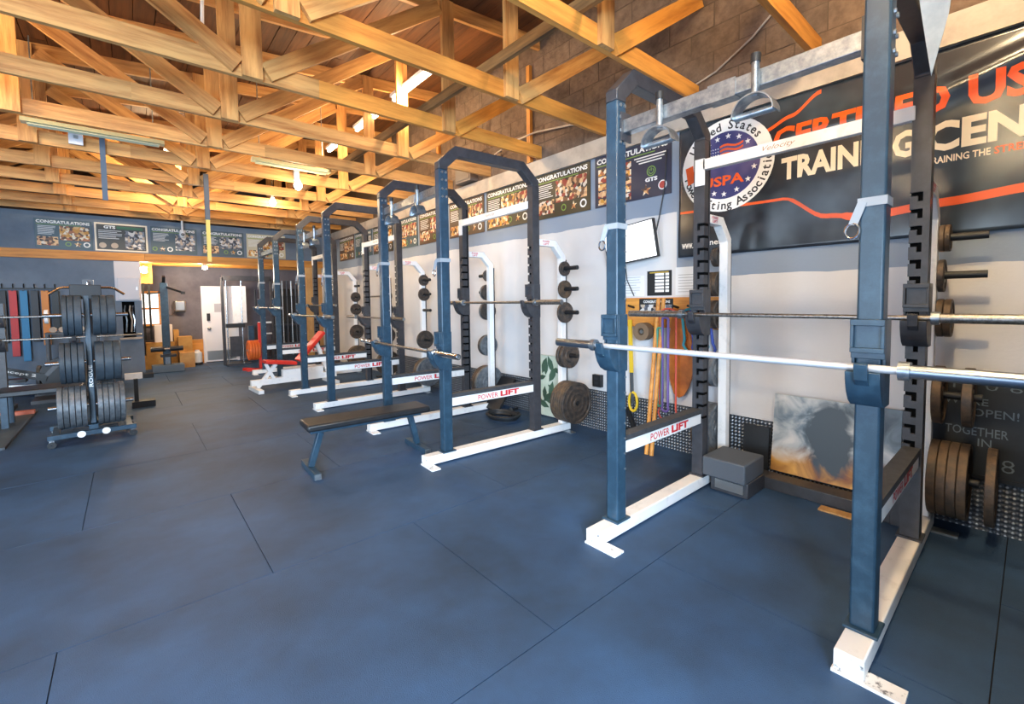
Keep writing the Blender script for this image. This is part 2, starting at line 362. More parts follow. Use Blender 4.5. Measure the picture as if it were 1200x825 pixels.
# trusses
places = ['just inside the near rack', 'ending above the banner lettering', 'ending above the near rack arch', 'crossing above the rightmost wall poster', 'crossing above the second rack', 'in front of the glowing tube lights',
          'carrying the white bulb bracket', 'behind the white bulb bracket', 'above the third rack', 'with the far bare bulb under it', 'above the farthest rack', 'nearest to the poster row on the header']
ys = [1.13, 2.09, 3.13, 4.15, 5.2, 6.2, 7.22, 8.3, 9.3, 10.25, 11.2, 11.95]
px = [-4.1, -2.45, -.75, .83, 2.67]
for i, y in enumerate(ys):
    t = thing('roof_truss', 'timber roof truss '+places[i], 'truss', (0, y, 0), 0, 'timber roof trusses')
    zb = 3.295; md = M_woodo if i in (0, 1, 3, 10) else M_wood
    beam('bottom_chord', (-6, .0, zb+.075), (1.35 if i % 2 else .1, 0, zb+.075), .042, .15, M_wood, t)
    beam('bottom_chord', (1.35 if i % 2 else .1, 0, zb+.075), (XW-.002, 0, zb+.075), .042, .15, M_woodo if i in (0, 1, 2) else md, t)
    beam('top_chord', (-6, .0, ZT(-6)+.06), (XW-.02, 0, ZT(XW)+.06), .042, .15, M_wood, t)
    for j, x in enumerate(px):
        beam('web_post', (x, -.042, zb), (x, -.042, ZT(x)+.12), .04, .145, M_wood, t, up=(1, 0, 0))
    q = lambda x, z: (x, -.042, z)
    for a, b in [(px[3]+.1, px[4]-.1), (px[3]-.1, px[2]+.1), (px[1]+.1, px[2]-.1), (px[1]-.1, px[0]+.1)]:
        beam('web_brace', q(a, zb+.07), q(b, ZT(b)+.02), .038, .14, M_wood, t)
    beam('web_brace', q(px[4]+.1, zb+.05), q(XW-.04, 4.19), .038, .14, md, t)
for x0, nm in ((2.42, 'long brace board lying on the truss chords near the right wall'), (-1.55, 'long brace board lying on the truss chords at far left')):
    t = thing('brace_board', nm, 'board', (x0, 0, 3.446))
    for a, b in ((.9, 4.4), (4.3, 8.0), (7.9, 11.9)): beam('board_length', (0, a, .046 if a != 4.3 else .046), (0, b-.101, .046), .04, .09, M_old, t)

# header beam with grey panel above and partition below
struct(MB().b2((-6, 12.2, 2.585), (XW-.002, 12.34, 3.29)).build('wall_header', M_grey))
hb = thing('header_beam', 'orange timber header beam under the far poster row', 'beam', (0, 12.25, 2.5))
beam('beam_timber', (-6, 0, 0), (.3, 0, 0), .14, .165, M_woodo, hb); beam('beam_timber', (.305, 0, 0), (XW-.002, 0, 0), .14, .165, M_woodo, hb)
pt = MB(); pt.b2((-6, 12.22, 0), (-.13, 12.36, 2.415)).b2((-.13, 12.22, 0), (-.1, 12.36, 2.415)).b2((-.1, 12.22, 0), (.1, 12.36, .84)).b2((-.1, 12.22, 1.58), (.1, 12.36, 2.415)).b2((.1, 12.22, 0), (.22, 12.36, 2.415))
struct(pt.build('wall_partition', M_grey))
struct(MB().b2((-.19, 12.205, 1.6), (.22, 12.22, 2.41)).build('trim_1', mat('white_pillar_paint', srgb(220, 214, 214), .6)))
struct(MB().b2((-.16, 12.13, .80), (.2, 12.36, .84)).build('trim_2', M_ledge))
# rear ceiling beyond the header
rc = struct(MB().b2((-6, 12.36, 2.6), (XW, 13.9, 2.66)).build('ceiling_rear', M_plank))
for k in range(4): beam('joist', (-1, 12.6+k*.38, 2.52), (XW, 12.6+k*.38, 2.52), .042, .15, M_woodo, rc)
# wooden panelled post beside the far racks
t = thing('timber_post', 'tall plank clad timber post behind the farthest racks', 'post', (3.62, 12.0, 0))
for k in range(3): beam('plank', (k*.13-.13, 0, .0), (k*.13-.13, 0, 2.4), .05, .125, M_ply, t, up=(1, 0, 0))
# door and rear window
d = struct(MB().b2((1.47, YB-.05, .02), (2.17, YB, 1.92)).build('door_1', M_door))
MB().b2((1.42, YB-.03, 0), (1.47, YB, 1.97)).b2((2.17, YB-.03, 0), (2.22, YB, 1.97)).b2((1.47, YB-.03, 1.92), (2.17, YB, 1.97)).build('door_frame', M_door, d)
MB().b2((1.69, YB-.056, 1.30), (1.88, YB-.05, 1.52)).build('door_sign', mat('grey_sign', srgb(176, 172, 178), .6), d)
MB().b2((1.52, YB-.085, 1.08), (1.59, YB-.05, 1.27)).build('keypad', M_black, d)
MB().lathe([(0, .04), (-.05, .04), (-.06, .02), (0, .02)], (1.56, YB-.05, .88)).build('door_knob', M_steel, d)
MB().b2((1.5, YB-.055, .06), (2.14, YB-.05, .3)).build('kick_plate', M_steel, d)
w = struct(MB().b2((.22, YB-.015, 1.05), (.56, YB-.005, 1.78)).build('window_1', M_window))
m = MB()
for a, b in (((.17, 1.0), (.6, 1.05)), ((.17, 1.78), (.6, 1.84)), ((.17, 1.05), (.22, 1.78)), ((.56, 1.05), (.66, 1.84)), ((.22, 1.4), (.56, 1.44))): m.b2((a[0], YB-.05, a[1]), (b[0], YB-.002, b[1]))
m.build('window_frame', M_woodo, w)

# ------------------------------------------------------------------ lights the place has
def lamp_light(name, loc, watt, col, r=.06, kind='POINT', parent=None):
    l = bpy.data.lights.new(name, kind); l.energy = watt; l.color = col; l.shadow_soft_size = r
    o = bpy.data.objects.new(name, l); C.objects.link(o); o.location = loc
    if parent: o.parent = parent
    return o
WARM = (1, .74, .42)
def tube_fixture(x, y, z, ln, label, watt):
    t = thing('strip_light', label, 'light', (x, y, z))
    MB().box((0, 0, .05), (.1, ln+.06, .04)).build('housing', M_white, t)
    MB().cyl((0, -ln/2, 0), (0, ln/2, 0), .022).build('glow_tube', M_tube, t)
    for s in (-1, 1): MB().box((0, s*(ln/2+.015), .02), (.05, .03, .07)).build('end_cap', M_white, t)
    lamp_light('tube_glow_light', (0, 0, -.05), watt, WARM, .12, parent=t)
    return t
tube_fixture(2.72, 5.0, 4.1, .9, 'glowing strip tube in the roof, nearest of the row over the racks', 85)
tube_fixture(2.74, 6.3, 4.1, .9, 'glowing strip tube in the roof, middle of the row over the racks', 85)
tube_fixture(2.73, 7.6, 4.1, .7, 'glowing strip tube in the roof, farthest of the row over the racks', 50)
tube_fixture(-1.6, 5.9, 4.0, 1.2, 'strip tube high at far left between trusses', 170)
tube_fixture(.4, .25, 3.95, 1.2, 'strip tube in the roof behind the near end of the hall', 260)
tube_fixture(2.6, .2, 4.2, 1.2, 'strip tube in the roof above the near rack', 140)
tube_fixture(-2.6, 1.5, 3.9, 1.2, 'strip tube in the roof over the open left floor', 170)
tube_fixture(.6, 9.8, 4.0, 1.2, 'strip tube in the roof before the far poster row', 150)
t = thing('hanging_bulb', 'white bulb on a white bracket below the roof trusses', 'light', (1.97, 7.1, 3.25))
MB().b2((-.035, .03, .06), (.035, .078, .24)).build('bracket', M_white, t)
MB().lathe([(.07, .001), (.06, .03), (.04, .03), (0, .055), (-.04, .055), (-.08, .03), (-.09, .001)], (0, 0, 0), 'Z', 16, False).build('bulb', M_bulb, t)
lamp_light('bulb_light', (0, -.02, -.16), 40, WARM, .06, parent=t)
t = thing('bare_bulb', 'far bare bulb glowing between chords over the third rack', 'light', (2.08, 9.09, 3.36))
MB().lathe([(.07, .001), (.06, .03), (.04, .03), (0, .055), (-.04, .055), (-.08, .03), (-.09, .001)], (0, 0, 0), 'Z', 16, False).build('bulb', M_bulb, t)
MB().cyl((0, 0, .06), (0, 0, .12), .025).build('socket', M_white, t); MB().cyl((0, 0, .12), (0, 0, ZT(2.08)-3.36+.14), .006, 6).build('cord', M_black, t)
lamp_light('bulb_light', (0, 0, -.16), 35, WARM, .06, parent=t)
t = thing('flood_lamp', 'bright small lamp under the header beam left of the white door', 'light', (1.36, 12.32, 2.34))
MB().lathe([(.05, .001), (.04, .045), (-.03, .05), (-.04, .001)], (0, 0, 0), 'Z', 16, False).build('bulb', M_bulb, t)
MB().b2((-.03, -.03, .04), (.03, .03, .074)).build('socket', M_black, t)
lamp_light('flood_light', (0, .16, -.1), 90, (1, .85, .65), .05, parent=t)
t = thing('wall_lamp', 'glowing lamp in the rear room above the bright window', 'light', (.3, 13.1, 2.3))
MB().lathe([(.08, .001), (.06, .06), (-.06, .06), (-.08, .001)], (0, 0, 0), 'Z', 16, False).build('bulb', M_bulb, t)
MB().b2((-.03, .02, -.03), (.03, .1, .03)).build('bracket', M_black, t)
lamp_light('wall_lamp_light', (0, -.12, 0), 60, (1, .8, .5), .05, parent=t)
for x0, x1, y, lb in ((-.78, .42, 7.0, 'pale unlit strip fixture lying across the trusses at left'), (1.36, 2.4, 7.0, 'pale unlit strip fixture lying across the trusses beside the white bulb')):
    t = thing('strip_fixture', lb, 'light fixture', ((x0+x1)/2, y, 3.47)); h = (x1-x0)/2
    MB().prism([(-.06, -.02), (.06, -.02), (.035, .03), (-.035, .03)], 'X', -h, h).build('reflector', mat('pale_green_enamel', srgb(206, 214, 186), .4), t)
    
    for q in (-h+.1, h-.1): MB().cyl((q, 0, .03), (q, 0, ZT(q+(x0+x1)/2)+.14-3.49), .006, 6).build('hanger', M_zinc, t)
    MB().cyl((-h+.05, -.03, -.032), (h-.05, -.03, -.032), .012).build('tube', MATS['pale_green_enamel'], t); MB().cyl((-h+.05, .03, -.032), (h-.05, .03, -.032), .012).build('tube', MATS['pale_green_enamel'], t)

# ------------------------------------------------------------------ power racks
WR = 1.275
def rear_upright(side):
    """front face plate with open J slots on the inner edge; dark core behind"""
    w = .086; inner = -1 if side > 0 else 1; m = MB()
    e = w/2
    pts = [(-e, 2.42), (-e, .09)]
    z = .42; pr = []
    outer = [(-e*inner, .095), (-e*inner, 2.70)]
    edge = [(e*inner, .095)]
    for k in range(17):
        zz = .55+k*.094
        if zz > 2.2: break
        edge += [(e*inner, zz), (e*inner*.2, zz), (e*inner*.2, zz-.03), (-e*inner*.3, zz-.03), (-e*inner*.3, zz+.022), (e*inner, zz+.022)]
    edge += [(e*inner, 2.70)]
    m.prism([(y, z) for y, z in edge]+outer[::-1], 'X', -.047, .02)
    m.b2((-.036, -e*inner*.98, .095), (.047, -e*inner*.75, 2.70))
    m.b2((.036, -e, .095), (.047, e, 2.70))
    m.mi = 1; m.b2((-.03, -e*inner*.7, .097), (.034, e*inner*.9, 2.69))
    return m
def cup(m, x, y, z, w=.088):  # hook on the front face at x, bar axis height z, bar axis at x-.062
    w2 = w/2+.012
    m.prism([(x-.001, z-.016), (x-.098, z-.016), (x-.094, z-.05), (x-.075, z-.10), (x-.045, z-.14), (x-.001, z-.165)], 'Y', y-w2, y+w2)
    m.prism([(x-.096, z-.016), (x-.118, z+.024), (x-.132, z+.018), (x-.118, z-.045), (x-.09, z-.07)], 'Y', y-.022, y+.022)
    for s in (-1, 1): m.b2((x-.001, y+s*w2, z-.165), (x+.09, y+s*(w/2+.001), z+.19))
    m.b2((x-.014, y-w2, z+.03), (x-.001, y+w2, z+.19))
    m.b2((x-.034, y-w2, z+.165), (x-.014, y+w2, z+.19)).b2((x-.034, y-w2, z+.055), (x-.014, y+w2, z+.075))
    m.b2((x-.034, y-w2, z+.075), (x-.014, y-w2+.012, z+.165)).b2((x-.034, y+w2-.012, z+.075), (x-.014, y+w2, z+.165))
    return m
def make_rack(idx, label, loc, rz, front_z, rear_z, rings=True, WR=1.275):
    t = thing('power_rack', label, 'rack', loc, rz, 'row of power racks')
    xf, xr, xe, xs = .235, 1.335, 1.83, 1.745
    for y, s in ((0, -1), (WR, 1)):
        b = MB().b2((0, y-.05, .012), (xe, y+.05, .092)).build('base_tube', M_white, t, bevel=.006)
        MB().b2((-.012, y-.055, .0), (.07, y+.055, .012)).b2((-.012, y-.17, .0), (.075, y-.055, .012)).build('foot_plate', M_scuff, b)
        MB().b2((xe-.12, y-.17, .0), (xe-.04, y+.06, .012)).build('foot_plate', M_zinc, b)
        MB().b2((-.004, y-.048, .014), (0.0, y+.048, .09)).build('end_plate', M_scuff, b)
        u = MB().b2((xf-.047, y-.043, .1), (xf+.047, y+.043, 2.70)).build('front_upright', M_navy, t, bevel=.009)
        MB().b2((xf-.07, y-.06, .092), (xf+.07, y+.06, .104)).build('flange', M_navy, u, bevel=.003)
        m = MB()
        for k in range(22):
            if idx == 0 or k % 2 == 0:
                ys = -.0435 if s > 0 else .0435
                m.cyl((xf+.034, y+ys, .42+k*.098), (xf+.034, y+ys+(-.004 if s > 0 else .004), .42+k*.098), .008, 8)
        for dz in (2.45, 2.52, 2.60, 2.67): m.cyl((xf-.02, y-.046, dz), (xf-.02, y-.054, dz), .011, 8); m.cyl((xf+.02, y-.046, dz), (xf+.02, y-.054, dz), .011, 8)
        m.build('bolt_row', M_zinc, u)['kind'] = 'stuff'
        r = rear_upright(s).build('rear_upright', [M_navyd, M_slot], t, Matrix.Translation((xr, y, 0)))
        MB().b2((xr-.065, y-.058, .092), (xr+.065, y+.058, .103)).build('flange', M_navyd, t)
        MB().sweep([(xf, y, 2.70), (xf, y, 2.745), (xf+.15, y, 2.885), (xr-.17, y, 2.885), (xr, y, 2.74), (xr, y, 2.70)], .086, .094).build('top_arch', M_navyd, t, bevel=.006)
        # storage post with its pegs
        p = MB().sweep([(xr+.047, y, 2.12), (xs-.13, y, 2.12), (xs, y, 1.98), (xs, y, .092)], .07, .07).build('storage_post', M_white, t, bevel=.005)
        MB().b2((xs+.0355, y-.03, .1), (xs+.055, y+.03, 1.95)).build('post_backing', M_navyd, p)
        pr = Print((xr+.1, y-.0355, 2.095), UB, VB, .001); pr.text('POWER', 0, .028, .1, .022, .02); pr.text('LIFT', .01, 0, .08, .022, .02); pr.build('lettering', M_red, p)
        for z in PEGS: MB().cyl((xs, y+s*.034, z), (xs, y+s*.25, z), .0235, 14).build('plate_peg', M_black, t)
        # safety bar
        sb = MB().b2((xf+.048, y-.032, .515), (xr-.048, y+.032, .595)).build('safety_bar', M_white, t, bevel=.004)
        MB().b2((xf+.048, y-.038, .5955), (xr-.048, y+.038, .63)).build('pad', M_pad, sb)
        pr = Print((xf+.34, y-.0325, .53), UB, VB, .001); pr.text('POWER', 0, 0, .24, .05, .01); pr.text('LIFT', .27, 0, .24, .055, .05); pr.build('lettering', M_red, sb)
        # hooks
        cup(MB(), xf-.048, y, front_z).build('bar_hook', M_navy, t, bevel=.002)
        cup(MB(), xr-.048, y, rear_z).build('bar_hook', M_navyd, t, bevel=.002)
        # loop strap with its ring
        sz = 1.93 if s > 0 else 1.86
        st = MB().b2((xf-.052, y-.048, sz), (xf+.052, y+.048, sz+.035)).build('strap', mat('grey_strap', srgb(150, 158, 166), .6), t)
        MB().bar((xf-.055, y+.03, sz+.02), (xf-.06, y+.06, sz-.07), .008, .03).build('strap_tail', MATS['grey_strap'], st)
        MB().tube([(xf-.06, y+.062+.024*math.cos(a), sz-.095+.03*math.sin(a)) for a in [i*math.pi/7 for i in range(14)]], .005, 6, True).build('ring', M_chrome, st)
    # pull-up bar with two half-ring grips
    pb = MB().b2((xf+.0, .044, 2.505), (xf+.065, WR-.044, 2.585)).build('pull_up_bar', M_zinc, t, bevel=.004)
    MB().b2((xf-.005, .56, 2.50), (xf+.07, .70, 2.59)).build('sleeve', M_zinc, pb)
    for s in (-1, 1): MB().box((xf+.03, .05 if s < 0 else WR-.05, 2.545), (.1, .012, .17)).build('end_bracket', M_navyd, pb)
    if rings:
        for y in (WR-.31, .46):
            g = MB().cyl((xf-.02, y, 2.45), (xf-.02, y, 2.61), .018).build('grip_stem', M_zinc, t)
            MB().cyl((xf-.02, y, 2.61), (xf-.02, y, 2.65), .022).build('cap', M_black, g)
            m = MB(); R = .095; n = 14
            rs = []
            for i in range(n+1):
                a = math.pi*i/n
                for_ = [(R, -.065), (R, .025), (R-.006, .025), (R-.006, -.065)]
                rs.append([V((xf+dx, y+rr*math.cos(a), 2.365+rr*math.sin(a))) for rr, dx in for_])
            m.ring(rs, smooth=False).build('half_ring', M_zinc, g)
            MB().cyl((xf-.02, y-R+.004, 2.375), (xf-.02, y+R-.004, 2.375), .017).build('handle', M_zinc, g)
    # header bar at the rear with its script
    hb = MB().b2((xr-.055, .03, 2.475), (xr-.005, WR-.03, 2.555)).build('header_bar', M_white, t, bevel=.004)
    pr = Print((xr-.0555, .82, 2.495), UR, VR, .001); pr.text('Velocity', 0, 0, .2, .042, 0, .4); pr.build('lettering', mat('tan_script', srgb(176, 140, 110), .5), hb)
    MB().b2((xr-.055, WR-.045, 2.36), (xr-.046, WR+.03, 2.56)).build('gusset', M_white, hb)
    return t
PEGS = (1.85, 1.62, 1.36, .88, .36)
WRS = (1.275, 1.41, 1.275, 1.275)
RACKS = [('near rack', (2.09, .435, 0), 0, 1.215, 1.375), ('second rack', (1.99, 3.58, 0), -.05, 1.03, 1.48), ('third rack', (1.93, 6.55, 0), 0, 1.31, 1.24), ('farthest rack', (1.95, 9.5, 0), 0, 1.42, 1.45)]
RL = ['navy power rack nearest the camera, in front of the banner', 'navy power rack second from the camera, a flat bench before it', 'navy power rack third from the camera, red bench beyond it', 'navy power rack farthest from the camera']
rack_obj = []
for i, (n, loc, rz, fz, rz2) in enumerate(RACKS): rack_obj.append(make_rack(i, RL[i], loc, rz, fz, rz2, i in (0, 1, 2), WRS[i]))
def R2W(i, x, y, z):
    n, loc, rz, _, _ = RACKS[i]; c, s = math.cos(rz), math.sin(rz)
    return (loc[0]+x*c-y*s, loc[1]+x*s+y*c, z)

# barbells
def barbell(label, c, rz, ya, yb, half, sl, mshaft, msleeve, rshaft=.0145, rs=.026):
    """axis along local Y; collars at +-half, sleeves sl long"""
    t = thing('barbell', label, 'barbell', c, rz, 'barbells on the racks')
    MB().cyl((0, -half, 0), (0, half, 0), rshaft, 14).build('shaft', mshaft, t)
    for s in (-1, 1):
        MB().lathe([(s*half, rshaft), (s*half, .036), (s*(half+.035), .036), (s*(half+.035), rshaft)], (0, 0, 0), 'Y', 18).build('collar', M_zinc, t)
        q = sl if isinstance(sl, float) else sl[s > 0]
        m = MB(); m.cyl((0, s*(half+.035), 0), (0, s*(half+q), 0), rs, 18).build('sleeve', msleeve, t)
        MB().cyl((0, s*(half+q), 0), (0, s*(half+q+.004), 0), .018, 14).build('end_cap', M_zinc, t)
    return t
XF, XR = .235-.048-.062, 1.335-.048-.062
def rack_bar(i, front, label, mid, half, sl, ms, ml, r=.0145, skew=0):
    z = RACKS[i][3 if front else 4]
    p = R2W(i, XF if front else XR, mid, z-.0015)
    return barbell(label, p, RACKS[i][2]+skew, 0, 0, half, sl, ms, ml, r)
rack_bar(0, True, 'barbell with white bright shaft on the front hooks of the near rack', .62, .725, (.45, .33), M_bright, mat('sleeve_steel', srgb(136, 146, 158), .3, .95), .0155)
rack_bar(0, False, 'barbell with dull shaft on the rear hooks of the near rack', .645, .715, .50, M_bar, M_bar)
rack_bar(1, True, 'barbell on the front hooks of the second rack, sleeve end toward camera', .74, .715, .45, M_bar, M_chrome)
rack_bar(1, False, 'barbell on the rear hooks of the second rack', .56, .70, .40, M_bar, M_bar)
rack_bar(2, True, 'barbell on the front hooks of the third rack', .55, .72, .32, M_bar, M_bar)
rack_bar(2, False, 'barbell on the rear hooks of the third rack', .8, .72, .42, M_bar, M_bar)
rack_bar(3, True, 'barbell on the front hooks of the farthest rack', .4, .72, .4, M_bar, M_bar)
rack_bar(3, False, 'barbell on the rear hooks of the farthest rack', .8, .72, .42, M_bar, M_bar)

# weight plates on the storage pegs
_pm = {}
def plate_mesh(d, th, big):
    k = (round(d, 3), round(th, 3))
    if k not in _pm:
        R = d/2; h = th/2; q = h*.55; m = MB()
        if big:
            half = [(h*.9, .027), (h*.9, .05), (q, .056), (q, R*.38), (q*1.35, R*.40), (q*1.35, R*.46), (q, R*.48), (q, R*.66), (q*1.35, R*.68), (q*1.35, R*.72), (q, R*.74), (q, R*.86), (h, R*.885), (h, R*.985), (h*.85, R)]
        else: half = [(h*.9, .027), (h*.9, R*.5), (q, R*.54), (q, R*.8), (h, R*.84), (h, R*.97), (h*.8, R)]
        prof = half+[(-a, r) for a, r in half[::-1]]
        m.lathe(prof, (0, 0, 0), 'Y', 32 if big else 22); _pm[k] = m.mesh('weight_plate')
    return _pm[k]
ORD = ['innermost', 'second from the post', 'third from the post', 'fourth from the post', 'fifth from the post', 'sixth from the post', 'seventh from the post']
PN = ['top', 'second', 'middle', 'fourth', 'lowest']
def load(i, side, peg, plates):
    """plates: list of (diameter, thickness, gap before, material)"""
    y = WRS[i] if side > 0 else 0; off = .04
    nm = RACKS[i][0]; sd = 'camera side' if side < 0 else 'far side'
    for k, (d, th, gap, mt) in enumerate(plates):
        off += gap+th/2
        p = R2W(i, 1.745, y+side*off, PEGS[peg]-.003)
        me = plate_mesh(d, th, d > .3)
        kind = {'cast_iron': 'dark iron', 'rusty_iron': 'rusty iron', 'blue_grey_iron': 'blue grey iron'}[mt.name]
        pos = (', '+('outermost' if k == len(plates)-1 else ORD[k])) if len(plates) > 1 else ''
        o = bpy.data.objects.new('weight_plate', me); C.objects.link(o)
        if not me.materials: me.materials.append(mt)
        o.location = p; o.rotation_euler = (0, random.uniform(0, 6), RACKS[i][2]); o.material_slots[0].link = 'OBJECT'; o.material_slots[0].material = mt
        tag(o, f'{kind} plate, {PN[peg]} peg of the {nm}, {sd}{pos}', 'weight plate', 'weight plates on the rack pegs')
        off += th/2+.001
I, RU, BG = M_iron, M_rust, M_grip
load(0, -1, 0, [(.165, .024, 0, RU), (.165, .024, .001, RU)]); load(0, -1, 1, [(.2, .03, 0, I)]); load(0, -1, 2, [(.235, .032, 0, RU), (.235, .034, .001, RU)])
load(0, -1, 3, [(.36, .045, .0, RU), (.36, .045, .085, RU)]); load(0, -1, 4, [(.46, .042, -.005, RU), (.46, .042, .001, RU), (.46, .042, .001, RU), (.46, .042, .001, RU), (.46, .042, .07, RU)])
load(0, 1, 0, [(.165, .024, 0, I), (.165, .024, .001, I)]); load(0, 1, 1, [(.21, .028, 0, RU), (.21, .028, .001, RU), (.21, .028, .001, RU)]); load(0, 1, 2, [(.245, .034, 0, I), (.245, .034, .001, RU)])
load(0, 1, 3, [(.29, .04, 0, BG), (.29, .04, .001, I)]); load(0, 1, 4, [(.46, .045, 0, BG), (.46, .045, .001, BG), (.46, .045, .001, RU)])
load(1, -1, 0, [(.165, .024, 0, I)]); load(1, -1, 1, [(.2, .028, .001, RU)]); load(1, -1, 2, [(.235, .032, 0, I)])
load(1, -1, 3, [(.285, .04, 0, I), (.285, .04, .02, I)]); load(1, -1, 4, [(.46, .033, -.003, RU)]+[(.46, .033, .0005, RU)]*4+[(.46, .033, .0005, I)])
load(1, 1, 0, [(.165, .024, 0, I)]); load(1, 1, 1, [(.22, .03, 0, I), (.22, .03, .001, BG)]); load(1, 1, 2, [(.25, .034, 0, I), (.25, .034, .001, BG)])
load(1, 1, 3, [(.29, .04, 0, BG), (.29, .04, .001, I)]); load(1, 1, 4, [(.46, .045, 0, BG), (.46, .045, .001, RU), (.46, .045, .001, I)])
load(2, -1, 0, [(.18, .026, 0, I)]); load(2, -1, 1, [(.21, .03, 0, I)]); load(2, -1, 3, [(.3, .04, 0, I)]); load(2, -1, 4, [(.46, .045, 0, RU), (.46, .045, .001, RU), (.46, .045, .001, BG)])
load(2, 1, 1, [(.21, .03, 0, I)]); load(2, 1, 2, [(.24, .034, 0, I)]); load(2, 1, 3, [(.3, .04, 0, I)]); load(2, 1, 4, [(.46, .045, 0, RU), (.46, .045, .001, BG)])
load(3, -1, 1, [(.21, .03, 0, I)]); load(3, -1, 2, [(.24, .034, 0, I)]); load(3, -1, 3, [(.3, .04, 0, I)]); load(3, -1, 4, [(.46, .045, 0, RU), (.46, .045, .001, RU)])

# ------------------------------------------------------------------ flat bench
t = thing('flat_bench', 'flat black weight bench standing before the second rack', 'bench', (1.17, 4.14, 0), -.06)
MB().b2((-.05, -.16, .395), (1.1, .16, .455)).build('pad', M_vinyl, t, bevel=.018)
MB().b2((.0, -.03, .345), (1.06, .03, .394)).build('frame', M_navy, t, bevel=.004)
for x0, x1, s in ((.09, .0, -1), (.95, 1.02, 1)):
    l = MB().bar((x0, 0, .345), (x1, 0, .055), .06, .05, (1, 0, 0)).build('leg', M_navy, t, bevel=.004)
    f = MB().b2((x1-.03, -.24, 0), (x1+.03, .24, .055)).build('foot', M_navy, t, bevel=.004)
    MB().b2((x1-.028, -.246, .004), (x1+.028, -.24, .052)).build('end_cap', M_zinc, f)

# ------------------------------------------------------------------ right wall: banner
def warp(p):
    y, z = p.y, p.z
    d = .010*math.sin(y*3.1+z*2)*math.sin(z*5.2+.6)+.034*math.exp(-((z-2.785-.28*max(0, .5-y))/.075)**2)*min(1, max(0, (1.7-y)/.4))+.008*math.sin(y*7)*max(0, (2.1-z))
    return V((p.x-.012-d, y, z))
bn = thing('banner', 'long dark vinyl banner with orange lettering and round emblem on the wall', 'banner', (0, 0, 0))
me = bpy.data.meshes.new('banner_cloth'); NY, NZ = 110, 44; vs = []; fs = []
for i in range(NY+1):
    for j in range(NZ+1):
        vs.append(warp(V((XW-.004, 2.25-2.66*i/NY, 1.89+1.19*j/NZ))))
for i in range(NY):
    for j in range(NZ): a = i*(NZ+1)+j; fs.append((a, a+1, a+NZ+2, a+NZ+1))
me.from_pydata(vs, [], fs); me.update()
for p in me.polygons: p.use_smooth = True
M_ban = mat('banner_vinyl', srgb(38, 42, 50), .2, 0, srgb(66, 78, 88), 1.6, 3, contrast=(.42, .66), spec=.6)
c = new('cloth', me, M_ban, bn)
sd = c.modifiers.new('thick', 'SOLIDIFY'); sd.thickness = .002
def bprint(lift=.0035): return Print((XW-.004, 0, 0), UR, VR, lift, warp)   # a = -y, b = z
p = bprint(); p.text('TRAINING', -1.365, 2.435, .815, .18, .04); p.text('CENTER', -.505, 2.43, .87, .19, .04); p.build('lettering', M_cream, bn)
p = bprint(); p.text('TRAINING THE', -.495, 2.355, .29, .045, .02); p.build('lettering', M_cream, bn)
p = bprint(); p.text('STRENGTH', -.19, 2.355, .26, .045, .02); p.build('lettering', M_orange, bn)
p = bprint(); p.text('CERTIFIED', -1.42, 2.675, 1.03, .18, .04); p.text('USPA', -.31, 2.67, .56, .185, .04); p.build('lettering', M_orange, bn)
# orange swoosh and grey bands
def ribbon(pts, w, lift=.003):
    p = bprint(lift)
    n = 40; L_ = []
    for k in range(len(pts)-1):
        for i in range(8):
            tt = i/8; s = tt*tt*(3-2*tt); L_.append((pts[k][0]+(pts[k+1][0]-pts[k][0])*tt, pts[k][1]+(pts[k+1][1]-pts[k][1])*s))
    L_.append(pts[-1])
    for (a, b), (c2, d) in zip(L_[:-1], L_[1:]): p.poly([(-a, b-w(a)/2), (-c2, d-w(c2)/2), (-c2, d+w(c2)/2), (-a, b+w(a)/2)])
    return p
ribbon([(2.235, 2.31), (1.9, 2.30), (1.35, 2.29), (1.05, 2.11), (.8, 2.07), (.4, 2.10), (.0, 2.13), (-.40, 2.15)], lambda y: .022 if y > 1.3 else .035 if y > .95 else .055).build('swoosh', M_orange, bn)
ribbon([(1.5, 2.86), (1.3, 2.93), (1.1, 3.05)], lambda y: .03).build('swoosh', M_orange, bn)
ribbon([(1.3, 2.19), (1.0, 2.21), (.4, 2.23), (-.40, 2.25)], lambda y: .07, .0015).build('grey_stripe', mat('banner_brown', srgb(74, 58, 52), .3), bn)
p = bprint(); p.text('www.', -2.21, 1.965, .11, .05, .02); p.text('gts.net', -2.06, 1.965, .22, .06, .02); p.build('lettering', M_txtw, bn)
# emblem
em = thing('emblem', 'round white emblem with flag and stars at the banner left end', 'emblem', (0, 0, 0)); em.parent = None
EY, EZ, ER = 1.815, 2.665, .40
def eprint(l): return Print((XW-.004, 0, 0), UR, VR, .004+l, warp)
ec = -EY
bpy.data.objects.remove(em)
p = eprint(0); p.annulus(ec, EZ, .0, ER, 48); em = p.build('emblem', M_txtw, bn)
p = eprint(.001); p.annulus(ec, EZ, 0, ER*.725, 40); p.build('emblem_field', mat('emblem_blue', srgb(52, 58, 112), .3, 0, srgb(120, 108, 150), 2.4, 2, contrast=(.5, .8)), em)
p = eprint(.001)
for s, a0, a1 in (('United States', 146, 36),):
    for k, ch in enumerate(s):
        if ch != ' ': a = math.radians(a0+(a1-a0)*k/(len(s)-1)); p.glyph(ch, ec+ER*.86*math.cos(a), EZ+ER*.86*math.sin(a), .102, a-math.pi/2, .018)
s = 'Powerlifting Association'
for k, ch in enumerate(s):
    if ch != ' ': a = math.radians(192+(368-192)*k/(len(s)-1)); p.glyph(ch, ec+ER*.86*math.cos(a), EZ+ER*.86*math.sin(a), .102, a+math.pi/2, .018)
p.build('lettering', M_txtd, em)
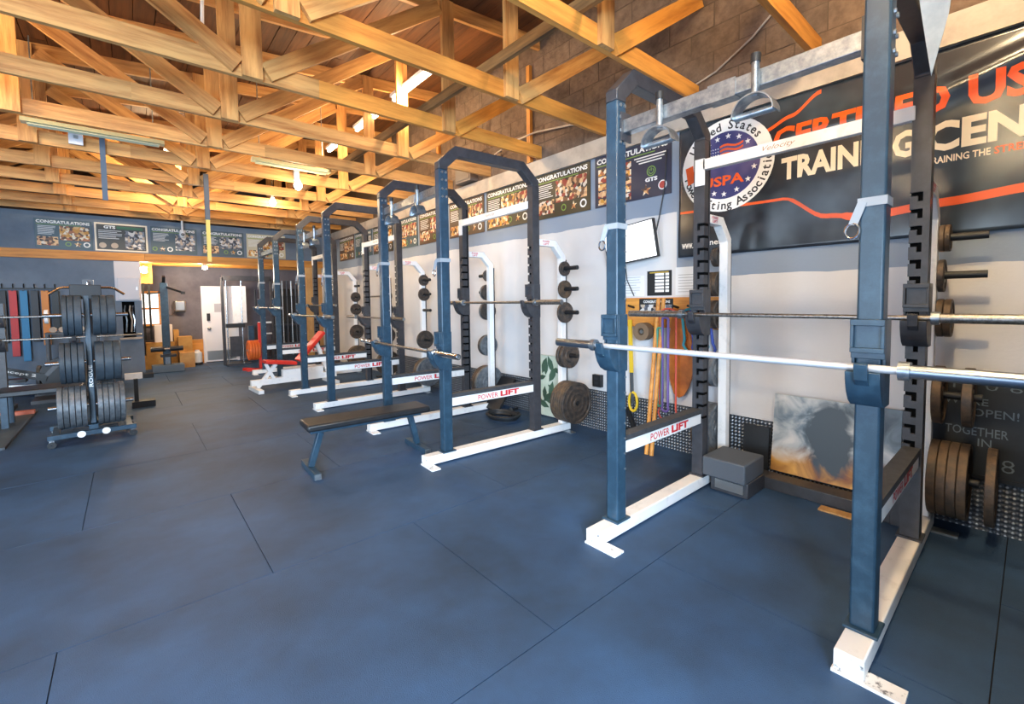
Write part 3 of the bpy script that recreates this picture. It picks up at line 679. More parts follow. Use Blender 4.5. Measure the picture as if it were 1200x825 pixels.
p = eprint(.002); p.text('USPA', ec-ER*.52, EZ-ER*.43, ER*.92, ER*.22, .03)
p.poly([(ec-ER*.92, EZ+ER*.12), (ec-ER*.74, EZ+ER*.16), (ec-ER*.70, EZ-ER*.22), (ec-ER*.86, EZ-ER*.28)]); p.rect(ec+ER*.45, EZ+ER*.04, ER*.4, ER*.07)
for k in range(3):
    p.poly([(ec-ER*.12+ER*.5*i/6, EZ+ER*(.44-k*.09+.03*math.sin(i*1.1))) for i in range(7)]+[(ec-ER*.12+ER*.5*i/6, EZ+ER*(.395-k*.09+.03*math.sin(i*1.1))) for i in range(6, -1, -1)])
p.build('flag_stripes', M_orange, em)
p = eprint(.002); p.rect(ec-ER*.42, EZ+ER*.16, ER*.30, ER*.28); p.build('flag_canton', mat('canton_blue', srgb(58, 62, 120), .4), em)
p = eprint(.003)
for i in range(5):
    for j in range(4): p.star(ec-ER*(.38-i*.055), EZ+ER*(.2+j*.065), .008)
for a in (-14, -39, -66, -92, -113, 206, 228, 106, 84, 62, 126, 40): p.star(ec+ER*.62*math.cos(math.radians(a)), EZ+ER*.62*math.sin(math.radians(a)), .027)
p.build('stars', M_txtw, em)

# ------------------------------------------------------------------ posters
def poster(label, o, u, w, h, style, base, photo):
    """o = lower left corner on the wall, u reading direction"""
    u = V(u); v = V((0, 0, 1)); n = u.cross(v)
    t = thing('poster', label, 'poster', o, 0, 'congratulation posters')
    O = V((0, 0, 0)); q = [O, u*w, u*w+v*h, v*h]
    m = MB(); a = [m.bm.verts.new(x+n*.001) for x in q]; b = [m.bm.verts.new(x+n*.011) for x in q]
    m.bm.faces.new(a[::-1]); m.bm.faces.new(b)
    for i in range(4): m.bm.faces.new((a[i], a[(i+1) % 4], b[(i+1) % 4], b[i]))
    m.build('board', base, t)
    def P(l=.0015): return Print(n*.011, u, v, l)
    tw, th = w, h
    if style == 'frame':
        p = P(); f = .03; p.rect(0, 0, w, f).rect(0, h-f, w, f).rect(0, f, f, h-2*f).rect(w-f, f, f, h-2*f); p.build('border', M_cream, t)
        P().text('GTS', w*.17, h*.80, w*.22, h*.11, .05).build('headline', M_txtw, t)
        P().rect(w*.41, h*.80, w*.5, h*.1).build('green_band', mat('deep_green', srgb(44, 104, 76), .5), t)
        P().rect(w*.56, h*.10, w*.38, h*.66).build('photo', photo, t)
        p = P()
        for k in range(6): p.rect(w*.07, h*(.72-k*.055), w*random.uniform(.32, .44), h*.018)
        p.build('text_lines', M_txtw, t); p = P(); p.disc(w*.14, h*.2, h*.1).disc(w*.36, h*.2, h*.1); p.build('seal', M_ledge, t); return t
    P().text('CONGRATULATIONS', w*.03, h*.845, w*.93, h*.105, .035).build('headline', M_txtw, t)
    P().rect(w*.03, h*.80, w*.78, h*.018).build('green_line', M_green, t)
    if style == 'logo':
        for k in range(5): P().rect(w*.05, h*(.62-k*.145), w*.2, h*.125).build('photo', M_photoA if k % 2 else M_photoC, t)
        for k in range(5): P().rect(w*.31, h*(.62-k*.145), w*.2, h*.125).build('photo', M_photoC if k % 2 else M_photoA, t)
        p = P()
        for k in range(3): p.rect(w*(.55+.03*k), h*(.74-k*.05), w*(.40-.06*k), h*.022)
        p.text('GTS', w*.69, h*.285, w*.15, h*.075, .05); p.build('text_lines', M_txtw, t)
        p = P(); c = (w*.765, h*.47); p.annulus(*c, h*.075, h*.092); p.annulus(*c, h*.04, h*.055, 20, math.radians(-230), math.radians(50)); p.rect(c[0]-h*.008, c[1], h*.016, h*.06); p.build('power_logo', M_green, t)
        P().star(w*.70, h*.14, h*.11).build('seal', M_photoC, t)
        P().annulus(w*.90, h*.18, h*.065, h*.085).build('seal', M_txtw, t); P().disc(w*.90, h*.18, h*.065).build('seal', mat('seal_red', srgb(180, 70, 60), .5), t)
        return t
    ph = .30
    if style == 'a':
        P().rect(w*.42, h*.30, w*.53, h*.48).build('photo', photo, t); P().rect(w*.03, h*.10, w*.36, h*.30).build('photo', M_photoA, t); x0, y0 = .05, .74
    elif style == 'b':
        P().rect(w*.52, h*.14, w*.44, h*.64).build('photo', photo, t); x0, y0 = .05, .74; ph = .0
    else:
        P().rect(w*.36, h*.36, w*.3, h*.42).build('photo', photo, t); P().rect(w*.68, h*.36, w*.28, h*.42).build('photo', M_photoA, t); P().rect(w*.04, h*.06, w*.5, h*.26).build('photo', M_photoC, t); x0, y0 = .04, .74
    p = P()
    for k in range(7): p.rect(w*x0, h*(y0-k*.045), w*random.uniform(.22, .3 if style == 'c' else .34), h*.016)
    p.build('text_lines', M_txtw, t)
    xs = (.56, .73, .89) if style != 'b' else (.08, .24, .40)
    P().annulus(w*xs[0], h*.17, h*.05, h*.075).build('seal', M_green, t); P().star(w*xs[1], h*.17, h*.1).build('seal', M_photoC, t)
    p = P(); p.annulus(w*xs[2], h*.17, h*.055, h*.09); p.build('seal', M_txtw, t)
    return t
B_navy = mat('poster_navy', srgb(48, 52, 72), .45); B_olive = mat('poster_olive', srgb(66, 60, 46), .45); B_brown = mat('poster_brown', srgb(88, 66, 48), .45); B_teal = mat('poster_teal', srgb(66, 88, 98), .45)
side = [('rightmost poster, navy with green ring logo, on the right wall', 'logo', B_navy, M_photoA), ('olive poster second from the banner on the right wall', 'a', B_olive, M_photoA), ('olive poster third from the banner on the right wall', 'c', B_olive, M_photoC),
        ('brown poster fourth from the banner on the right wall', 'c', B_brown, M_photoC), ('poster fifth from the banner on the right wall', 'a', B_brown, M_photoA), ('poster sixth from the banner on the right wall', 'c', B_teal, M_photoA),
        ('poster seventh from the banner on the right wall', 'a', B_olive, M_photoC), ('poster eighth from the banner on the right wall', 'b', B_teal, M_photoB), ('last poster on the right wall before the header', 'c', B_brown, M_photoC)]
for k, (lb, st, ba, ph) in enumerate(side):
    poster(lb, (XW, 3.27+k*1.005, 2.525), UR, .935, .555, st, ba, ph)
hd = [('leftmost poster over the partition with warm photos', -1.27, .79, 'a', B_teal, M_photoC), ('cream bordered green poster on the header', -.45, .82, 'frame', mat('poster_dark', srgb(60, 62, 58), .45), M_photoB), ('middle blue grey poster on the header with group photo', .42, .80, 'b', B_teal, M_photoB),
      ('poster on the header behind the yellow strap', 1.31, .82, 'a', B_teal, M_photoB), ('pale poster on the header partly behind the farthest rack', 2.19, .84, 'c', mat('poster_pale', srgb(200, 190, 160), .45), M_photoC)]
for lb, x, w, st, ba, ph in hd: poster(lb, (x, 12.2, 2.605), UB, w, .56, st, ba, ph)

# ------------------------------------------------------------------ right wall: small things
def wallbox(name, label, cat, y0, y1, z0, z1, th, m, part='body'):
    t = thing(name, label, cat, (XW, (y0+y1)/2, z0)); MB().b2((-th, -(y1-y0)/2, 0), (0, (y1-y0)/2, z1-z0)).build(part, m, t, bevel=.003 if th > .01 else 0); return t
t = thing('television', 'tilted flat television with a blank white screen on the right wall', 'television', (XW-.12, 2.73, 2.07)); t.rotation_euler = (math.radians(-6.5), math.radians(-5), math.radians(2))
MB().b2((-.02, -.30, -.19), (.025, .30, .19)).build('case', M_black, t, bevel=.005)
MB().b2((-.0225, -.287, -.178), (-.0205, .287, .178)).build('screen', M_screen, t)
MB().b2((.025, -.05, -.05), (.11, .05, .05)).build('wall_mount', M_black, t)
tag(MB().tube([(XW-.02, 2.38, 2.95), (XW-.02, 2.40, 2.6), (XW-.02, 2.46, 2.3), (XW-.03, 2.50, 2.12)], .006, 6).build('cable', M_black), 'black cable running down beside the television', 'cable')
tag(MB().tube([(XW-.03, 2.85, 1.86), (XW-.03, 2.83, 1.7), (XW-.02, 2.75, 1.53)], .005, 6).build('cable', M_black), 'thin black cable hanging below the television to the board', 'cable')
t = wallbox('chart_board', 'black laminated chart with white rows pinned above the wooden board', 'chart', 2.33, 2.60, 1.53, 1.78, .008, M_black)
pr = Print((-.008, .135, 0), UR, VR); 
for k in range(6): pr.rect(.09, .035+k*.033, .10, .024).rect(.205, .035+k*.033, .04, .024)
pr.build('rows', M_txtw, t); Print((-.008, .135, 0), UR, VR).rect(.03, .226, .21, .012).build('heading', mat('gold_print', srgb(190, 160, 60), .5), t)
for y0, y1, z0, z1, lb in ((2.02, 2.29, 1.53, 1.80, 'white paper sheet with text right of the black chart'), (2.64, 2.9, 1.53, 1.74, 'white paper sheet left of the black chart')):
    t = wallbox('paper_sheet', lb, 'paper', y0, y1, z0, z1, .003, M_paper, 'sheet'); pr = Print((-.003, (y1-y0)/2, 0), UR, VR)
    for k in range(7): pr.rect(.03, .03+k*.027, (y1-y0)*random.uniform(.5, .75), .006)
    pr.build('text_lines', mat('grey_print', srgb(170, 172, 176), .6), t)
t = thing('wooden_rack_board', 'orange wooden board with pegs holding bands and belts', 'board', (XW, 2.3, 1.21))
beam('plank', (-.012, -.52, .15), (-.012, .55, .15), .024, .3, M_woodo, t)
for y in (.45, .15, -.05, -.2, -.38): MB().cyl((-.024, y, .2), (-.12, y, .22), .012, 8).build('peg', M_black, t)
t = thing('photo_strip', 'dark team photo strip headed congratulations on the wooden board', 'poster', (XW-.026, 2.49, 1.33)); 
MB().b2((-.004, -.19, 0), (0, .19, .17)).build('sheet', M_black, t); Print((-.004, .19, 0), UR, VR).text('CONGRATULATIONS', .05, .125, .30, .028, .03).build('headline', M_txtw, t); Print((-.004, .19, 0), UR, VR).rect(.01, .01, .36, .1).build('photo', M_photoB, t)
# leather belts and bands on the board
def band(name, label, cat, y, ztop, zbot, w, m, x=.07, sw=.0, th=.008):
    pts = []; n = 14
    for i in range(n+1):
        a = math.pi*i/n; pts.append((math.cos(a)*w, ztop+math.sin(a)*w*.6))
    o = MB(); L_ = [(w, zbot+w)]+pts+[(-w, zbot+w)]+[(-math.cos(math.pi*i/8)*w*1.3, zbot+w-math.sin(math.pi*i/8)*w*1.6) for i in range(1, 8)]
    o.tube([(XW-x, y+a+sw*(b-ztop), b) for a, b in L_], th, 8, True); return tag(o.build(name, m), label, cat, 'bands hung on the wooden board')
band('resistance_band', 'long coral loop band hanging to the diamond plate', 'band', 2.30, 1.35, .34, .085, mat('coral_band', srgb(206, 84, 66), .5), .12, .0, .009)
band('resistance_band', 'purple loop band hanging among the bands', 'band', 2.31, 1.3, .42, .03, mat('purple_band', srgb(104, 84, 150), .5), .15, 0, .012)
band('resistance_band', 'green loop band hanging low behind the coral one', 'band', 2.37, 1.2, .46, .024, mat('green_band', srgb(70, 140, 116), .5), .15, 0, .012)
band('resistance_band', 'teal loop band draped over the right peg', 'band', 2.06, 1.34, 1.02, .10, mat('teal_band', srgb(40, 140, 160), .5), .11, .12, .013)
band('resistance_band', 'blue loop band draped on the right peg', 'band', 2.0, 1.36, 1.00, .09, mat('blue_band', srgb(44, 70, 160), .5), .085, .12, .013)
t = thing('leather_belt', 'wide orange leather belt hanging from the wooden board', 'belt', (XW-.06, 2.21, 1.4))
MB().prism([(.07, 0), (-.07, 0), (-.10, -.2), (-.14, -.38), (-.15, -.5), (-.135, -.62), (-.10, -.74), (-.05, -.83), (.0, -.86), (.05, -.83), (.085, -.74), (.11, -.6), (.12, -.45), (.105, -.3), (.085, -.15)], 'X', -.012, .012).build('strap', mat('orange_leather', srgb(196, 112, 40), .45, 0, srgb(160, 84, 28), 6, 4), t)
MB().box((-.015, 0, -.06), (.01, .06, .06)).build('buckle', M_steel, t)
tag(MB().tube([(XW-.04, 2.42, 1.32), (XW-.04, 2.425, .9), (XW-.04, 2.41, .5)], .022, 8).build('chain_strap', mat('woven_strap', srgb(60, 56, 60), .7, 0, srgb(150, 146, 150), 90, 2)), 'dark patterned strap hanging between the wooden sticks and the leather belt', 'strap')
tag(MB().box((XW-.05, 1.98, .6), (.03, .06, .62)).build('foam_strip', mat('blue_foam', srgb(40, 110, 160), .6)), 'blue strip standing behind the bands on the wall', 'strip')
for k, (y0, lb) in enumerate(((2.40, 'orange wooden stick leaning on the wall, left of two'), (2.345, 'orange wooden stick leaning on the wall, right of two'))):
    tag(MB().tube([(3.74, y0, .0), (XW-.09, y0+.02, 1.5)], .02, 8).build('wooden_stick', M_woodo), lb, 'stick')
t = thing('paper_roll', 'grip roll hanging on a peg under the wooden board', 'roll', (XW-.12, 2.57, 1.17))
MB().lathe([(-.05, .035), (-.05, .09), (.05, .09), (.05, .035)], (0, 0, 0), 'X', 20).build('tape', mat('tan_tape', srgb(124, 100, 76), .6), t)
MB().cyl((-.04, 0, 0), (.1, 0, 0), .02).build('core', M_steel, t)
# yellow suspension trainer straps behind the near rack
t = thing('suspension_trainer', 'yellow and black suspension trainer straps hanging beside the near rack', 'strap', (XW-.05, 2.78, 0))
Y_ = mat('yellow_webbing', srgb(226, 186, 40), .55)
MB().bar((0, .0, 1.28), (0, -.02, .72), .012, .045).build('webbing', Y_, t); MB().bar((0, -.02, .72), (-.03, -.05, .4), .03, .05).build('webbing', M_black, t)
MB().tube([(-.03, -.06+.05*math.cos(a), .42+.1*math.sin(a)) for a in [i*math.pi/6 for i in range(12)]], .014, 8, True).build('handle', Y_, t)
MB().bar((-.02, .02, .34), (-.05, -.10, .12), .03, .05).build('tail', M_black, t); MB().box((-.06, .02, .06), (.1, .14, .12)).build('foot_cradle', M_black, t)
t = thing('step_wedge', 'yellow and red wedge on the floor against the diamond plate', 'wedge', (3.85, 2.82, 0)); MB().prism([(-.08, 0), (.06, 0), (.02, .22), (-.03, .22)], 'Y', -.05, .0).build('wedge_body', Y_, t); MB().b2((-.06, -.09, 0), (.05, -.052, .08)).build('wedge_foot', mat('wedge_red', srgb(190, 60, 40), .5), t)
t = wallbox('power_outlet', 'black outlet box on the wall right of the second rack plates', 'outlet', 3.17, 3.29, .50, .64, .05, M_black); Print((-.05, .03, .03), UR, VR).rect(0, 0, .05, .03).rect(0, .05, .05, .03).build('socket_face', M_txtd, t)
t = thing('hose_coil', 'black coiled hose on the floor by the wall inside the second rack', 'hose', (3.55, 4.35, 0))
MB().tube([(math.cos(a)*(.14+.012*a/6.3), math.sin(a)*(.2+.012*a/6.3), .022+.012*a/6.3) for a in [i*math.pi/8 for i in range(64)]], .018, 6).build('hose', M_black, t); MB().cyl((.17, .0, .03), (.34, .25, .03), .02).build('nozzle', M_zinc, t)
t = thing('black_wedge_frame', 'black slanted frame leaning on the diamond plate inside the second rack', 'frame', (3.86, 4.75, 0)); MB().bar((-.18, 0, .03), (.13, .0, .42), .3, .03).build('panel', M_black, t); MB().b2((-.2, -.17, 0), (.15, -.15, .03)).build('side_foot', M_black, t); MB().b2((-.2, .15, 0), (.15, .17, .03)).build('side_foot', M_black, t)
tag(MB().tube([(.62, 4.9, 4.3), (.60, 4.9, 3.75)], .014, 6).tube([(.60, 4.9, 3.75), (.60, 4.9, 3.70)], .02, 6).build('white_conduit', M_white), 'short white conduit dropping from the roof planks behind a truss post', 'conduit')
# leaf mural canvas behind the second rack
t = thing('leaf_canvas', 'pale canvas with dark green leaf pattern leaning behind second rack plates', 'painting', (XW-.03, 4.0, .02)); t.rotation_euler = (0, math.radians(-2), 0)
MB().b2((-.02, -.28, 0), (0, .28, .78)).build('canvas', mat('pale_green_canvas', srgb(176, 196, 180), .7, 0, srgb(206, 214, 202), 4, 4), t)
for k in range(16):
    a = random.uniform(0, 6.3); cy_, cz_ = random.uniform(-.22, .2), random.uniform(.12, .7); L_ = random.uniform(.06, .12)
    pts = [(cy_+L_*u*math.cos(a)-w_*L_*math.sin(a), cz_+L_*u*math.sin(a)+w_*L_*math.cos(a)) for u, w_ in ((-1, 0), (-.4, .35), (.2, .4), (1, 0), (.2, -.4), (-.4, -.35))]
    Print((-.02, 0, 0), UR, VR, .001+k*.0003).poly([(-y, z) for y, z in pts][::-1]).build('leaf', mat('leaf_print', srgb(58, 88, 72), .7, vary=.3), t)
# low things along the wall: blocks, beam, boards, canvas
t = thing('foam_block_stack', 'grey block stack beside the rear foot of the near rack', 'block', (3.42, 1.50, 0))
MB().b2((-.06, -.16, .12), (.30, .16, .27)).build('top_block', mat('grey_foam', srgb(74, 80, 88), .7), t, bevel=.012); MB().b2((.0, -.16, .0), (.32, .12, .118)).build('lower_block', M_navyd, t, bevel=.006); MB().b2((-.012, -.13, .03), (-.001, .08, .1)).build('label_plate', M_steel, t)
t = thing('floor_rail', 'dark low steel rail lying along the foot of the right wall', 'rail', (3.82, 1.02, 0)); MB().b2((-.08, -.5, .0), (.08, .42, .09)).build('rail_body', M_navyd, t, bevel=.005); MB().b2((-.09, -.55, .0), (.1, -.44, .2)).build('end_post', M_navyd, t, bevel=.005); MB().b2((.08, -.5, .02), (.12, .42, .05)).build('lip', M_steel, t)
tag(MB().b2((3.62, .62, 0), (3.70, .95, .012)).build('wood_strip', M_ply), 'thin tan wooden strip on the floor before the steel rail', 'strip')
t = thing('leaning_board', 'black rectangular panel leaning on the diamond plate left of the canvas', 'panel', (3.97, 1.50, .0)); t.rotation_euler = (0, math.radians(4), 0); MB().b2((-.012, -.1, 0), (.012, .1, .42)).build('board', M_black, t); MB().b2((-.02, -.1, .0), (-.012, .1, .02)).build('edge_strip', M_pad, t)
def art_material():
    m = bpy.data.materials.new('smoky_art_print'); m.use_nodes = True; n = m.node_tree.nodes; L = m.node_tree.links; b = n['Principled BSDF']; b.inputs['Roughness'].default_value = .45
    tc = n.new('ShaderNodeTexCoord'); nz = n.new('ShaderNodeTexNoise'); nz.inputs['Scale'].default_value = 5; nz.inputs['Detail'].default_value = 6; nz.inputs['Distortion'].default_value = .8; L.new(tc.outputs['Object'], nz.inputs[0])
    r = n.new('ShaderNodeValToRGB'); L.new(nz.outputs['Fac'], r.inputs[0]); e = r.color_ramp.elements
    e[0].position = .3; e[0].color = srgb(52, 66, 78); e[1].position = .7; e[1].color = srgb(206, 206, 204); x = e.new(.42); x.color = srgb(108, 124, 136); x = e.new(.56); x.color = srgb(172, 178, 182)
    r2 = n.new('ShaderNodeValToRGB'); L.new(nz.outputs['Fac'], r2.inputs[0]); e = r2.color_ramp.elements; e[0].position = .35; e[0].color = srgb(120, 62, 30); e[1].position = .65; e[1].color = srgb(226, 170, 80)
    sp = n.new('ShaderNodeSeparateXYZ'); L.new(tc.outputs['Object'], sp.inputs[0]); ad = n.new('ShaderNodeMath'); ad.operation = 'MULTIPLY_ADD'; ad.inputs[1].default_value = .35; L.new(nz.outputs['Fac'], ad.inputs[0]); L.new(sp.outputs['Z'], ad.inputs[2])
    mr = n.new('ShaderNodeMapRange'); mr.inputs['From Min'].default_value = .42; mr.inputs['From Max'].default_value = .28; L.new(ad.outputs[0], mr.inputs[0])
    mx = n.new('ShaderNodeMix'); mx.data_type = 'RGBA'; L.new(mr.outputs[0], mx.inputs['Factor']); L.new(r.outputs[0], mx.inputs['A']); L.new(r2.outputs[0], mx.inputs['B']); 
    vm = n.new('ShaderNodeVectorMath'); vm.operation = 'MULTIPLY_ADD'; vm.inputs[1].default_value = (0, 6.2, 3.4); vm.inputs[2].default_value = (0, .1, -1.15); L.new(tc.outputs['Object'], vm.inputs[0])
    ln = n.new('ShaderNodeVectorMath'); ln.operation = 'LENGTH'; L.new(vm.outputs[0], ln.inputs[0])
    a2 = n.new('ShaderNodeMath'); a2.operation = 'MULTIPLY_ADD'; a2.inputs[1].default_value = 1.5; L.new(nz.outputs['Fac'], a2.inputs[0]); L.new(ln.outputs['Value'], a2.inputs[2])
    m2 = n.new('ShaderNodeMapRange'); m2.inputs['From Min'].default_value = 1.75; m2.inputs['From Max'].default_value = 1.5; L.new(a2.outputs[0], m2.inputs[0])
    mz = n.new('ShaderNodeMix'); mz.data_type = 'RGBA'; L.new(m2.outputs[0], mz.inputs['Factor']); L.new(mx.outputs['Result'], mz.inputs['A']); mz.inputs['B'].default_value = srgb(58, 70, 80)
    L.new(mz.outputs['Result'], b.inputs['Base Color']); return m
t = thing('art_canvas', 'smoky grey and orange art canvas leaning on the right wall', 'painting', (3.955, .99, .09)); t.rotation_euler = (0, math.radians(7), 0)
MB().b2((-.015, -.42, 0), (.015, .38, .62)).build('canvas', art_material(), t)
MB().b2((-.012, -.425, 0), (.016, -.421, .62)).build('edge', M_txtd, t)
# chalkboard
t = thing('chalkboard', 'black chalkboard with chalk words behind the near rack plates', 'chalkboard', (XW, 0, 0))
MB().b2((-.022, -.42, .36), (-.002, .49, .98)).build('slate', mat('slate_black', srgb(26, 30, 34), .6, 0, srgb(44, 50, 56), 3, 5, contrast=(.4, .75)), t)
MB().b2((-.034, -.43, .335), (-.0, .5, .36)).b2((-.034, -.43, .98), (0, .5, 1.0)).b2((-.034, .49, .355), (0, .5, .985)).build('frame', M_black, t)
ch = mat('chalk_white', srgb(104, 114, 122), .9); p = Print((-.022, 0, 0), UR, VR, .001)
p.text("WE'RE", -.37, .80, .20, .045, .004); p.text('OPEN!', -.24, .73, .2, .05, .004); p.text('TOGETHER', -.36, .605, .28, .055, .004); p.text('IN', -.21, .54, .06, .05, .004); p.text('98', -.17, .40, .12, .08, -.01); p.text('15 0 6', -.33, .90, .3, .05, -.01); p.build('chalk_lettering', ch, t)
# electrical box and conduit on the block wall
t = thing('electrical_box', 'grey electrical box on the block wall above the posters', 'electrical box', (XW, 5.7, 3.3)); MB().b2((-.14, -.2, 0), (-.0, .2, .42)).build('case', mat('box_grey', srgb(112, 100, 92), .6), t, bevel=.004)
MB().b2((-.148, -.17, .03), (-.141, .17, .39)).build('cover', MATS['box_grey'], t); MB().cyl((-.149, -.1, .2), (-.16, -.1, .2), .02).build('knob', M_steel, t)
tag(MB().tube([(4.0, 5.0, 3.55), (4.0, 4.6, 3.62), (4.02, 4.2, 3.63), (4.04, 3.6, 3.55), (4.05, 3.3, 3.46)], .012, 8).build('conduit', M_ledge), 'curved pale conduit on the block wall above the second poster', 'conduit')
tag(MB().tube([(4.04, 2.15, 3.44), (4.04, 1.9, 3.5), (4.04, 1.6, 3.66), (4.04, 1.3, 3.9), (4.04, 1.0, 4.1), (4.04, .6, 4.25)], .008, 6).build('conduit', M_ledge), 'thin curved cable on the block wall above the banner', 'cable')
t = thing('small_spot', 'small white spot lamp on the block wall by the truss end', 'light', (4.02, 5.15, 3.52)); MB().lathe([(-.05, .02), (-.05, .05), (.05, .04), (.05, .02)], (0, 0, 0), 'Y', 14).build('shade', M_white, t); MB().b2((0, -.02, -.02), (.05, .02, .02)).build('bracket', M_white, t)
# pennant
t = thing('pennant', 'pale blue pointed cloth pennant hanging right of the near rack', 'pennant', (2.75, .335, 2.47))
m = MB(); m.prism([(.075, .6), (-.085, .6), (-.055, .25), (-.005, 0), (.03, .25)], 'X', -.002, .002); m.build('cloth', mat('pale_blue_cloth', srgb(176, 196, 220), .6, 0, srgb(150, 172, 204), 8, 4, bump=.3, bscale=9), t)
MB().b2((-.006, -.09, .6), (.006, .08, .62)).build('top_rod', M_zinc, t)
MB().cyl((0, 0, .62), (0, 0, .68), .004, 6).build('hanger', M_zinc, t)
# wall rail frame between third rack and wall
t = thing('pipe_stand', 'thin bent pipe stand by the white wall behind the third rack', 'stand', (3.85, 8.6, 0)); MB().tube([(0, .5, 1.62), (0, -.02, 1.62), (0, -.06, 1.58), (0, -.06, .02)], .016, 8).build('pipe', M_bar, t); MB().b2((-.12, -.12, 0), (.12, .0, .02)).build('foot', M_black, t); MB().cyl((0, .5, 0), (0, .5, 1.62), .016).build('pipe', M_bar, t)
for y, z in ((2.35, 0), ): pass
# red bench beyond the third rack
t = thing('incline_bench', 'white framed incline bench with red pads beyond the third rack', 'bench', (2.02, 8.65, 0), .05)
MB().bar((-.28, 0, .50), (.22, 0, .43), .26, .06).build('seat', M_redp, t, bevel=.012); MB().bar((.27, 0, .46), (.72, 0, .96), .26, .06).build('backrest', M_redp, t, bevel=.012)
MB().b2((-.5, -.04, .10), (.95, .04, .2)).build('frame_beam', M_white, t)
for x in (-.42, .85): MB().b2((x-.04, -.32, 0), (x+.04, .32, .06)).build('foot', M_white, t)
MB().bar((-.4, 0, .06), (-.1, 0, .44), .06, .06).bar((-.1, 0, .1), (-.26, 0, .46), .05, .05).build('leg', M_white, t); MB().bar((.85, 0, .06), (.6, 0, .78), .06, .06).build('leg', M_white, t); MB().b2((.0, -.05, .2), (.7, .05, .33)).build('side_panel', M_white, t)

# ------------------------------------------------------------------ plate tree at left
tr = thing('plate_tree', 'dark steel plate tree on castors loaded with plates at left', 'plate rack', (-.36, 6.98, 0), math.radians(3))
for y in (-.26, .26): MB().b2((-.36, y-.03, .09), (.36, y+.03, .14)).build('base_rail', M_navy, tr, bevel=.004)
for x in (-.3, .3): MB().b2((x-.03, -.23, .095), (x+.03, .23, .135)).build('base_rail', M_navy, tr, bevel=.004)
MB().b2((-.04, -.23, .14), (.04, .23, .19)).build('base_rail', M_navy, tr, bevel=.004)
sp = MB().bar((0, -.14, .19), (0, -.03, 1.62), .05, .06, (0, 1, 0)).build('spine', M_navy, tr, bevel=.006)
pl = Print((0, 0, .60), (0, 0, 1), (-1, 0, 0), 0); pl.text('ROGUE', 0, -.017, .24, .034, .02); po = pl.build('lettering', M_txtw, sp)
for v in po.data.vertices: v.co.y = -.173+.077*(v.co.z-.19)
for x in (-.33, .33):
    for y in (-.26, .26):
        cst = MB().b2((x-.02, y-.012, .055), (x+.02, y+.012, .09)).build('castor', M_chrome, tr); MB().lathe([(-.014, .004), (-.014, .036), (.014, .036), (.014, .004)], (x, y, .036), 'Y', 16).build('wheel', M_black, cst)
for x in (-.1, .1): MB().lathe([(-.305, .002), (-.305, .035), (-.291, .035), (-.291, .002)], (x, 0, .115), 'Y', 16).build('end_disc', M_txtw, tr)
TP = [(1.40, -.045), (.88, -.085), (.40, -.12)]
for z, y in TP:
    for s in (-1, 1): MB().cyl((s*.03, y, z), (s*.35, y, z), .022, 14).build('plate_peg', M_chrome, tr)
MB().b2((-.13, -.06, 1.58), (.13, .02, 1.74)).build('top_plate', M_black, tr, bevel=.006)
# plates on the tree
def tplate_mesh(d, th, key):
    k = ('t', d, th)
    if k not in _pm:
        R = d/2; h = th/2; half = [(h*.9, .026), (h*.9, .06), (h*.6, .07), (h*.6, R*.72), (h, R*.78), (h, R*.97), (h*.82, R)]
        _pm[k] = MB().lathe(half+[(-a, r) for a, r in half[::-1]], (0, 0, 0), 'X', 30).mesh('plate')
    return _pm[k]
c_, s_ = math.cos(math.radians(3)), math.sin(math.radians(3))
rowsn = ['top', 'middle', 'bottom']
for r, (z, y) in enumerate(TP):
    for s in (-1, 1):
        if r == 0: ths = [.06, .05, .04] if s < 0 else [.065, .055, .07]
        elif r == 1: ths = [.05]*2+[.045]*2 if s < 0 else [.075, .075, .065]
        else: ths = [.045]*5 if s < 0 else [.045]*5
        off = .042
        for k, th in enumerate(ths):
            lx = s*(off+th/2); off += th+.002
            d = .45 if r else .455
            me = tplate_mesh(d, th, 0); mt = M_bumper if r < 2 else M_grip
            o = bpy.data.objects.new('bumper_plate' if r < 2 else 'weight_plate', me); C.objects.link(o)
            if not me.materials: me.materials.append(mt)
            o.material_slots[0].link = 'OBJECT'; o.material_slots[0].material = mt
            o.location = (-.36+lx*c_-y*s_, 6.98+lx*s_+y*c_, z-.003); o.rotation_euler = (0, 0, math.radians(3))
            pos = 'nearest the spine' if k == 0 else 'outermost' if k == len(ths)-1 else ORD[k].replace('post', 'spine')
            tag(o, f"{'black rubber bumper' if r < 2 else 'grey iron'} plate on the plate tree, {rowsn[r]} row {'left' if s < 0 else 'right'}, {pos}", 'weight plate', 'plates on the plate tree')

# ------------------------------------------------------------------ left and rear equipment
# low platform
t = thing('lifting_platform', 'dark low lifting platform mat at far left', 'platform', (-2.1, 8.1, 0)); MB().b2((-1, -1.1, 0), (1.03, 1.15, .025)).build('deck', mat('platform_rubber', srgb(66, 76, 84), .6, 0, srgb(78, 88, 96), 5, 5), t); MB().b2((1.03, -1.1, 0), (1.05, 1.15, .027)).build('edge_trim', M_navyd, t)
